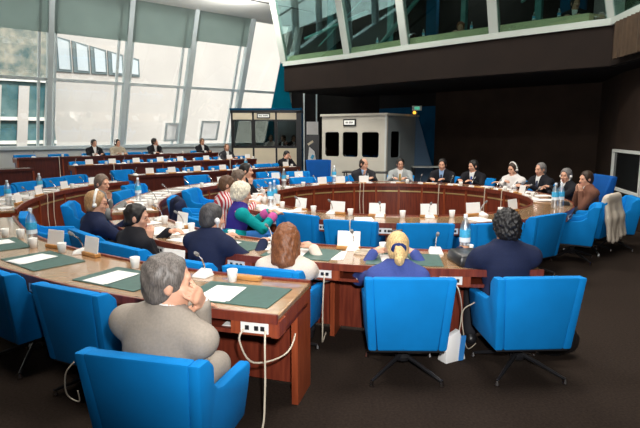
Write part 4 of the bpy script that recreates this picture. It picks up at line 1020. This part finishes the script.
def mk_mic():
    t = thing('desk_microphone', '', 'microphone')
    mb = MB(); mb.hexa([(-.06, -.05, 0), (.06, -.05, 0), (.06, .07, 0), (-.06, .07, 0), (-.05, -.04, .018), (.05, -.04, .018), (.045, .06, .05), (-.045, .06, .05)]); mb.build('base', 'white', t, bevel=.005, seg=1)
    mb = MB(); mb.tube([(0, .04, .045), (0, .03, .085), (0, .005, .13), (0, -.035, .165)], .0055, 6); mb.build('gooseneck', 'chrome', t)
    mb = MB(); mb.tube([(0, -.03, .160), (0, -.045, .172), (0, -.068, .190)], [.009, .015, .012], 8); mb.build('microphone_head', 'mic', t)
    return t
def mk_bottle():
    t = thing('water_bottle', '', 'bottle')
    mb = MB(); mb.lathe([(.038, 0), (.044, .01), (.044, .06), (.041, .07), (.044, .08), (.044, .22), (.038, .26), (.018, .305), (.015, .32)], n=16); mb.build('bottle_body', 'bottle', t, smooth=True)
    mb = MB(); mb.lathe([(.0448, .155), (.0452, .157), (.0452, .218), (.0448, .22)], n=16); mb.build('blue_label', 'label', t)
    mb = MB(); mb.lathe([(.0448, .115), (.0450, .117), (.0450, .153), (.0448, .154)], n=16); mb.build('white_label', 'labelw', t)
    mb = MB(); mb.lathe([(.016, .318), (.017, .32), (.017, .342), (.014, .345)], n=12); mb.build('cap', 'cap', t)
    return t
def mk_cup():
    mb = MB(); mb.lathe([(.026, 0), (.028, .002), (.038, .085), (.036, .086), (.026, .006)], n=14); o = mb.build('plastic_cup', 'white', smooth=True); return tag(o, '', 'cup')
def mk_paper():
    mb = MB()
    for k, (dx, dy, a) in enumerate(((0, 0, 0), (.012, .008, .06))): mb.box((dx, dy, .0012+.0022*k), (.21, .297, .002), Matrix.Rotation(a, 3, 'Z'))
    o = mb.build('paper_sheets', 'paper'); return tag(o, '', 'papers')
def mk_blotter():
    mb = MB(); mb.box((0, 0, .003), (.60, .40, .006)); o = mb.build('desk_blotter', 'blotter', bevel=.002, seg=1); return tag(o, '', 'blotter')
M['mic'] = mat('microphone_foam', (.25, .25, .25), .8, var=.2)
def pos(x, y): return x, y
def card(x, y, lab, z=TZ, rz=0, g='name cards'): return place('card', mk_card, lab, x, y, z, rz, g)
def mic(x, y, lab, z=TZ, rz=0, g='desk microphones'): return place('mic', mk_mic, lab, x, y, z, rz, g)
def bottle(x, y, lab, z=TZ, rz=0, g='water bottles'): return place('bottle', mk_bottle, lab, x, y, z, rz, g)
def cup(x, y, lab, z=TZ, g='plastic cups'): return place('cup', mk_cup, lab, x, y, z, 0, g)
def paper(x, y, lab, z=TZ, rz=0, g='papers on the desks'): return place('paper', mk_paper, lab, x, y, z, rz, g)
def blotter(x, y, lab, z=TZ, rz=0, g='green desk blotters'): return place('blotter', mk_blotter, lab, x, y, z, rz, g)
def seat(tab, a, who, c=True, m=True, b=False, p=True, cu=False, dz=TZ, flip=False):
    """name card, microphone, blotter, papers and cup laid out before one seat"""
    if b: x, y, r = on(tab, a, .56); blotter(x, y, 'green blotter before '+who, dz, r)
    if p: x, y, r = on(tab, a+(1.2 if not b else -1.0), .62); paper(x, y, 'white papers before '+who, dz+(.0065 if b else 0), r+.1+random.uniform(-.15, .15))
    k = 60/ (lerp(tab, a)[0]*math.pi/3)
    if c: x, y, r = on(tab, a+.30*k*.5, .10); card(x, y, 'white name card before '+who, dz, r if math.sin(R(a)) < -.35 else r+math.pi)
    if m: x, y, r = on(tab, a-.42*k, .16); mic(x, y, 'gooseneck microphone before '+who, dz, r)
    if cu: x, y, r = on(tab, a-.16*k, .20); cup(x, y, 'white plastic cup before '+who, dz)
# outer ring, foreground
for a, who in ((251.6, 'the man in the grey-brown suit'), (242, 'the empty chair at the left of the grey-brown suit'), (231.5, 'the empty chair at the left edge')):
    seat(R3T, a, who, c=a < 250, m=a > 250, b=True, cu=True)
x, y, r = on(R3T, 222, .56); blotter(x, y, 'green blotter farthest left on the foreground desk', TZ, r); x, y, r = on(R3T, 221, .6); paper(x, y, 'white papers farthest left on the foreground desk', TZ+.0065, r)
x, y, r = on(R3T, 250.6, .09); mb = MB(); mb.box((0, 0, .016), (.21, .055, .03)); tag(mb.build('card_holder', 'cardwood', loc=(x, y, TZ), rotz=r, bevel=.004), 'empty wooden card holder on the desk before the grey-brown suit', 'card holder')
x, y, r = on(R3T, 227.2, .12); card(x, y, 'white name card at the foreground desk, left of the microphone', TZ, r+.3)
x, y, r = on(R3T, 231.2, .10); mic(x, y, 'microphone leaning right at the foreground desk, by the empty seats', TZ, r-.5)
bottle(-2.60, 4.70, 'tall water bottle on the foreground desk at the left edge')
x, y, r = on(R3T, 225.5, .3); cup(x, y, 'white cup right of the tall bottle at the left edge')
x, y, r = on(R3T, 218, .35); cup(x, y, 'white cup nearest the left edge of the photo')
x, y, r = on(R3T, 219.5, .2); cup(x, y, 'second white cup from the left edge of the photo')
for tab, a, lab in ((R3T, 252.8, 'white papers in the open shelf in front of the man in grey-brown'), (R3T, 247.5, 'white papers in the open shelf left of the man in grey-brown'), (R2T, 259.5, 'white papers in the open shelf left of the blonde woman'), (R2T, 249, 'white papers in the open shelf before the woman in cream')):
    x, y, r = on(tab, a, .70); paper(x, y, lab, .6255, r+.08, 'papers in the desk shelves')
# second ring
R2S = [(273, 'the man with curly black hair', False), (263, 'the blonde woman', True), (251.5, 'the brown-haired woman in cream', True), (241.5, 'the man in navy with an earpiece', True), (232.5, 'the man in profile with hand to mouth', False), (223.5, 'the person with the white headset', False)]
for a, who, b in R2S: seat(R2T, a, who, b=b, c=a not in (273, 263, 251.5, 241.5), cu=True)
x, y, r = on(R2T, 256.3, .12); card(x, y, 'white name card on the second desk, between the cream and the blue jumper', TZ, r)
x, y, r = on(R2T, 255, .55); paper(x, y, 'white papers by the socket left of the blonde woman', TZ, r+.05)
x, y, r = on(R2T, 270.4, .22); bottle(x-.02, y, 'water bottle with blue label right of the blonde woman')
x, y, r = on(R2T, 238.5, .70); bottle(x, y, 'water bottle just above the head of the man in grey-brown')
x, y, r = on(R2T, 228, .3); cup(x, y, 'white cup beyond the man seen in profile'); x, y, r = on(R2T, 235, .35); cup(x, y, 'white cup between the two dark suits on the second desk')
# briefcase on the second desk
x, y, r = on(R2T, 270.7, .60)
bc = thing('briefcase', 'flat black briefcase lying on the desk beside the curly-haired man', 'briefcase', (x, y, TZ), r+.1)
mb = MB(); mb.box((0, 0, .045), (.42, .31, .085), taper=.94); mb.build('case', 'black', bc, bevel=.02)
mb = MB(); mb.tube([(-.06, .16, .045), (-.055, .19, .045), (.055, .19, .045), (.06, .16, .045)], .008, 6); mb.build('handle', 'black', bc)
# coiled headset cord on the second desk
mb = MB(); x, y, r = on(R2T, 259, .35); mb.tube([(.13*math.cos(q*.35)*(1-.006*q), .07*math.sin(q*.35)*(1-.006*q), .006+.0006*q) for q in range(46)], .0055, 6); tag(mb.build('coiled_cord', 'cable', loc=(x, y, TZ), rotz=r), 'pale coiled cord on the desk left of the blonde woman', 'cord')
# second ring, rear left
for a, who in ((199, 'the grey-haired man in grey'), (186, 'the empty chair above the grey-haired man'), (172, 'the nearer of two overlapping empty chairs'), (160, 'the farther of two overlapping empty chairs'), (147, 'the chair left of the empty aisle chair'), (136, 'the empty chair facing the camera'), (124, 'the seat beyond the man with chin on hand'), (115, 'the seat by the tall dark blue chair')):
    seat(R2T, a, who, c=a < 150 or a > 190, cu=a in (199, 160, 124), m=a != 115)
x, y, r = on(R2T, 187.5, .62); bottle(x, y, 'lone water bottle on the curving desk left of centre')
# inner ring
for a, who in ((238, 'the empty chair nearest the white-haired woman'), (252, 'the empty chair with the cord over it'), (269, 'the empty chair beyond the blonde woman'), (285, 'the empty chair beyond the briefcase'), (304, 'the empty chair right of the curly head')):
    seat(R1T, a, who, cu=True, p=a in (252, 285))
for a, who in FAR:
    seat(R1T, a, who, c=a == 94.6, cu=a in (80, 51.5, 24.7))
    if a != 94.6:
        x, y, r = on(R1T, a, .12); mb = MB(); mb.box((0, 0, .016), (.24, .055, .03)); tag(mb.build('card_holder', 'cardwood', loc=(x, y, TZ), rotz=r, bevel=.004), 'wooden card holder before '+who+' at the far desk', 'card holder', 'card holders at the far desk')
seat(R1T, .5, 'the person in brown', cu=True)
for a, who in ((222, 'the white-haired woman'), (206, 'the woman in stripes'), (192, 'the half hidden person'), (178, 'the man with his fist under his chin')): seat(R1T if not 182 < a < 186 else R1T, a, who, cu=True)
for a, who in ((139, 'the empty seat left of the two name-carded seats'), (119, 'the left of the two name-carded seats'), (108, 'the right of the two name-carded seats'), (158, 'the gap left of the empty seats')): seat(R1T, a, who, c=a < 130, cu=a > 120)
for a, t, lab in ((213, .35, 'water bottle in front of the white-haired woman'), (207, .05, 'water bottle on the inner desk left of the hanging cord'), (142, .6, 'water bottle left of the name-carded empty seats'), (111, .9, 'water bottle between the empty seats before the grey booth'), (325.5, .62, 'left of two water bottles side by side at the right'), (328, .72, 'right of two water bottles side by side at the right')):
    x, y, r = on(R1T, a, t); bottle(x, y, lab)
x, y, r = on(R1T, 338, .7); mb = MB(); mb.box((0, 0, .012), (.30, .22, .024)); tag(mb.build('folder', 'black', loc=(x, y, TZ), rotz=r, bevel=.004), 'black folder on the desk beside the two bottles at right', 'folder')
x, y, r = on(R1T, 348, .35); paper(x, y, 'white papers beyond the black folder at right', TZ, r)
# loose sheets that cover the left-hand desks
for tab, aa, nm in ((R2T, (202, 195.5, 192, 183, 179, 168, 155, 151, 142, 131), 'rear left desk'), (R3T, (193.5, 184, 181, 173.5, 166, 158), 'far left desk'), (R1T, (226, 219, 214, 210, 199, 188, 171), 'inner desk on the left'), (R2T, (246, 238, 236, 229.5, 227, 219), 'second desk before the dark suits')):
    for k, a in enumerate(aa):
        x, y, r = on(tab, a, (.35, .6, .5)[k % 3]); paper(x, y, ordn(k)+' loose white sheets from the near end of the '+nm, TZ, r+random.uniform(-.5, .5), 'loose sheets on the '+nm)
# outer ring, far left
for a, who in ((188, 'the first chair of the far left desk'), (178, 'the second chair of the far left desk'), (169.5, 'the third chair of the far left desk'), (161.5, 'the fourth chair of the far left desk')): seat(R3T, a, who, cu=a != 178)
for a, lab in ((189.5, 'nearer of two water bottles on the far left desk'), (176.5, 'farther of two water bottles on the far left desk')):
    x, y, r = on(R3T, a, .3); bottle(x, y, lab)
# tiers: a name card, papers and a microphone before each chair
for off, dz, pxs, nm in ((7.2, 0, (150, 172, 197.5, 223, 247, 286), 'front tier desk'), (4.62, .13, (90, 113, 137, 161, 181, 207, 230, 248), 'middle tier desk'), (2.02, .26, (48, 80, 110, 143, 172, 195), 'rearmost desk')):
    for k, px in enumerate(pxs):
        p = wl(lp(off, px), off); rr = math.atan2(D.y, D.x)
        if dz < .2: card(p.x, p.y, ordn(k)+' name card from the left on the '+nm, TZ+dz, rr, 'name cards on the '+nm)
        q = p+D*(.45 if px < 245 else .22); cup(q.x, q.y, ordn(k)+' white cup from the left on the '+nm, TZ+dz, 'cups on the '+nm)
        q = p+D*.28-NI*.15; paper(q.x, q.y, ordn(k)+' set of white papers from the left on the '+nm, TZ+dz, rr+random.uniform(-.2, .2), 'papers on the '+nm)
        if k % 2 == 0: q = p-D*.35; mic(q.x, q.y, ordn(k//2)+' microphone from the left on the '+nm, TZ+dz, rr, 'microphones on the '+nm)
q = wl(lp(7.1, 246), 7.1); bottle(q.x, q.y, 'water bottle on the front tier desk left of the hand-holding man')
for k, t in enumerate((-2.4, -1.2)):
    p = wl(t, 5.0); card(p.x, p.y, ordn(k)+' name card from the left on the cut-off desk', TZ+.13, math.atan2(D.y, D.x), 'name cards on the cut-off desk')
# ---------------------------------------------------------------- cords hanging from the sockets and over the desk fronts
def cord(pts, lab, r=.006, m='cable'):
    # smooth through the points
    P = [Vector(p) for p in pts]; Q = []
    for i in range(len(P)-1):
        p0, p1, p2, p3 = P[max(i-1, 0)], P[i], P[i+1], P[min(i+2, len(P)-1)]
        for k in range(6):
            t = k/6; Q.append(.5*((2*p1)+(p2-p0)*t+(2*p0-5*p1+4*p2-p3)*t*t+(3*p1-p0-3*p2+p3)*t**3))
    Q.append(P[-1]); mb = MB(); mb.tube(Q, r, 6); return tag(mb.build('cord', m, smooth=True), lab, 'cord')
def sockcord(tab, a, ext, lab, da=0., low=.02, r=.006):
    ri, ro = lerp(tab, a); n = lambda rr, aa, z: (*pol(rr, aa), z)
    return cord([n(ro+.012, a, .655), n(ro+.03, a, .60), n(ro+.015, a+da*.2, .40), n(ro-.05, a+da*.5, .14), n(ro-.16, a+da, low), n(ro-.34, a+da*1.3, low+.02)], lab, r)
sockcord(R2T, 255.2, 0, 'cream cord hanging from the socket left of the blonde woman', -.8)
cord([(1.0, 3.825, .655), (1.03, 3.80, .60), (1.07, 3.86, .48), (1.10, 3.95, .36), (1.10, 4.02, .18), (1.05, 4.1, .02), (.95, 4.2, .02)], 'cream cord hanging from the socket right of the blonde woman', .0045)
cord([(1.30, 3.82, .66), (1.28, 3.80, .58), (1.18, 3.88, .48), (1.11, 3.95, .39), (1.13, 4.0, .22), (1.2, 4.1, .02), (1.3, 4.2, .02)], 'second cream cord crossing the one right of the blonde woman', .0045)
ro = 5.78; n = lambda rr, aa, z: (*pol(rr, aa), z)
cord([n(ro+.012, 254.9, .65), n(ro+.05, 255.0, .56), n(ro+.06, 255.0, .30), n(ro+.10, 254.9, .08), n(ro+.2, 254.2, .012), n(ro+.35, 253.4, .012)], 'cream cord hanging from the end socket of the foreground desk to the floor')
cord([n(ro+.012, 253.6, .65), n(ro+.03, 253.4, .58), n(ro-.05, 253.9, .42), n(ro-.30, 255.2, .40), n(ro-.45, 255.5, .58)], 'cream cord looping under the end of the foreground desk')
for tab, a, lab in ((R1T, 101.5, 'pale cord down the far desk front, left of the balding man'), (R1T, 99.5, 'second pale cord down the far desk front, left of the balding man'), (R1T, 57.5, 'pale cord down the far desk front between two dark suits'), (R1T, 30, 'pale cord down the far desk front right of the white shirt'), (R1T, 18, 'pale cord down the far desk front before the man in black'),
                    (R3T, 178.5, 'pale cord down the far left desk, left of a pair'), (R3T, 176.3, 'pale cord down the far left desk, right of a pair'), (R2T, 141, 'pale cord down the rear left desk front'), (R2T, 166, 'pale cord down the rear left desk near its end')):
    ri, ro = lerp(tab, a); cord([n(ri+.10, a, .746), n(ri-.004, a, .762), n(ri-.022, a, .70), n(ri-.02, a+.25, .40), n(ri-.018, a-.2, .10), n(ri-.03, a, .012)], lab, .0075)
rr0 = math.atan2(D.y, D.x)
for off, px, z, lab in ((7.38, 232, 0, 'pale cord down the front tier desk'), (4.8, 114, .13, 'pale cord down the middle tier desk'), (2.2, 60, .26, 'pale cord down the rearmost desk'), (4.8, 230, .13, 'pale cord down the right part of the middle tier desk')):
    p = wl(lp(off, px), off, z); cord([p-NI*.1+Vector((0, 0, .748)), p+NI*.006+Vector((0, 0, .765)), p+NI*.025+Vector((0, 0, .68)), p+NI*.022+Vector((0, 0, .35)), p+NI*.03+Vector((0, 0, .012))], lab, .011)
# cord with a pendant over a chair back
def chpt(cx, cy, rot, lx, ly, lz): c, s = math.cos(rot), math.sin(rot); return (cx+c*lx-s*ly, cy+s*lx+c*ly, lz)
hs = cord([chpt(.42, 6.03, R(-18), .02, -.20, .80), chpt(.42, 6.03, R(-18), .02, -.30, .812), chpt(.42, 6.03, R(-18), .015, -.352, .79), chpt(.42, 6.03, R(-18), .02, -.345, .66), chpt(.42, 6.03, R(-18), .05, -.33, .52), chpt(.42, 6.03, R(-18), .09, -.32, .40)], 'cream cord hung over the back of an empty blue armchair', .007)
mb = MB(); mb.lathe([(.012, 0), (.026, .012), (.026, .03), (.012, .045)], chpt(.42, 6.03, R(-18), .025, -.362, .63), 10); mb.build('pendant', 'white', hs)
cord([chpt(-.72, 2.46, R(-14), -.29, -.335, .76), chpt(-.72, 2.46, R(-14), -.335, -.34, .70), chpt(-.72, 2.46, R(-14), -.345, -.33, .60), chpt(-.72, 2.46, R(-14), -.30, -.31, .56), chpt(-.72, 2.46, R(-14), -.29, -.325, .62)], 'small pale cord looped at the corner of the lower left armchair', .003)
# ---------------------------------------------------------------- garments and bags
def drape(name, label, cx, cy, rot, m, sleeves=True, low=.22, w=.25, out=0.):
    F = Field(); yb = lambda z: -.25-.075*(z-.26)/.53
    e = np.array((0., 1., 0.))
    for k in range(-3, 4):
        x0 = w*k/3; d = .02*math.sin(k*2.1)
        F.cap((x0*.9, yb(.80)+.045, .825), (x0*1.05, yb(.55)-.05+d, .55), .05, .05, k=.05, flat=(e, .7)); F.cap((x0*1.05, yb(.55)-.05+d, .55), (x0*(1.15+out), yb(.3)-.06-d-out, low+.05*abs(math.sin(k*1.7))), .05, .042, k=.045, flat=(e, .6))
        F.cap((x0*.9, yb(.80)+.045, .825), (x0*.85, yb(.7)+.13, .66), .045, .04, k=.05, flat=(e, .7))
    if sleeves:
        for s in (-1, 1): F.cap((s*w, yb(.8), .80), (s*(w+.04), yb(.5)-.06, .48), .06, .055).cap((s*(w+.04), yb(.5)-.06, .48), (s*(w+.02), yb(.3)-.09, low+.02), .055, .045)
    o = field_obj(name, F, .012, m); o.location = (cx, cy, 0); o.rotation_euler.z = rot
    return tag(o, label, 'garment')
drape('hanging_jacket', 'navy jacket hung over the chair behind the striped woman', -1.62, 7.15, R(-68), cmat('navy_cloth', (.012, .018, .05)))
drape('draped_coat', 'beige coat draped over the chair back beside the person in brown', 3.98, 7.72, R(44), cmat('beige_coat_cloth', (.60, .53, .44)), sleeves=False, low=.24, w=.27, out=.07)
wb = thing('paper_bag', 'white paper bag on the floor at the right of the blonde woman\'s armchair', 'bag', (1.03, 3.93, 0), .5)
mb = MB(); mb.hexa([(-.10, -.05, 0), (.10, -.05, 0), (.10, .05, 0), (-.10, .05, 0), (-.085, -.03, .19), (.05, -.03, .24), (.05, .02, .24), (-.085, .02, .19)]); mb.build('bag_body', 'card', wb, bevel=.006)
mb = MB(); mb.box((.06, -.050, .10), (.05, .004, .2), Matrix.Rotation(.1, 3, 'Y')); mb.build('blue_print', 'capb', wb)
F = Field(); F.ell((0, 0, .13), (.20, .12, .13)).ell((.06, .02, .18), (.10, .09, .10)); F.cap((-.1, 0, .24), (.0, 0, .33), .012).cap((0, 0, .33), (.1, 0, .25), .012)
o = field_obj('handbag', F, .012, 'black', bumpy=.008, bs=40); o.location = (1.86, 4.02, 0); tag(o, 'black handbag on the floor behind the lower right armchair', 'bag')
# small white box on the right wall
mb = MB(); mb.box((5.60, 9.52, .17), (.12, .16, .22), Matrix.Rotation(-.2, 3, 'Z')); tag(mb.build('wall_box', 'sill', bevel=.006), 'small pale box standing low beside the dark wall at the right edge', 'box')
# bottles and cups on the gallery counter
for i, t, kind, lab in ((1, .38, 'b', 'blue-labelled bottle behind the second gallery window'), (2, .12, 'b', 'blue-labelled bottle at the left of the third gallery window'), (2, .68, 'b', 'blue-labelled bottle right of the auburn-haired person in the gallery'), (2, .74, 'c', 'white cup beside the bottle in the third gallery window'),
                        (3, .30, 'b', 'blue-labelled bottle at the left of the rightmost wide gallery window'), (3, .27, 'c', 'white cup in the rightmost wide gallery window'), (3, .52, 'b', 'blue-labelled bottle beside the dark-haired person in the gallery'), (1, .72, 'c', 'small white cup behind the second gallery window')):
    p = gin(i, t, ZSI+.2205, .34); (bottle if kind == 'b' else cup)(p.x, p.y, lab, ZSI+.2205).scale = (.7, .7, .62)
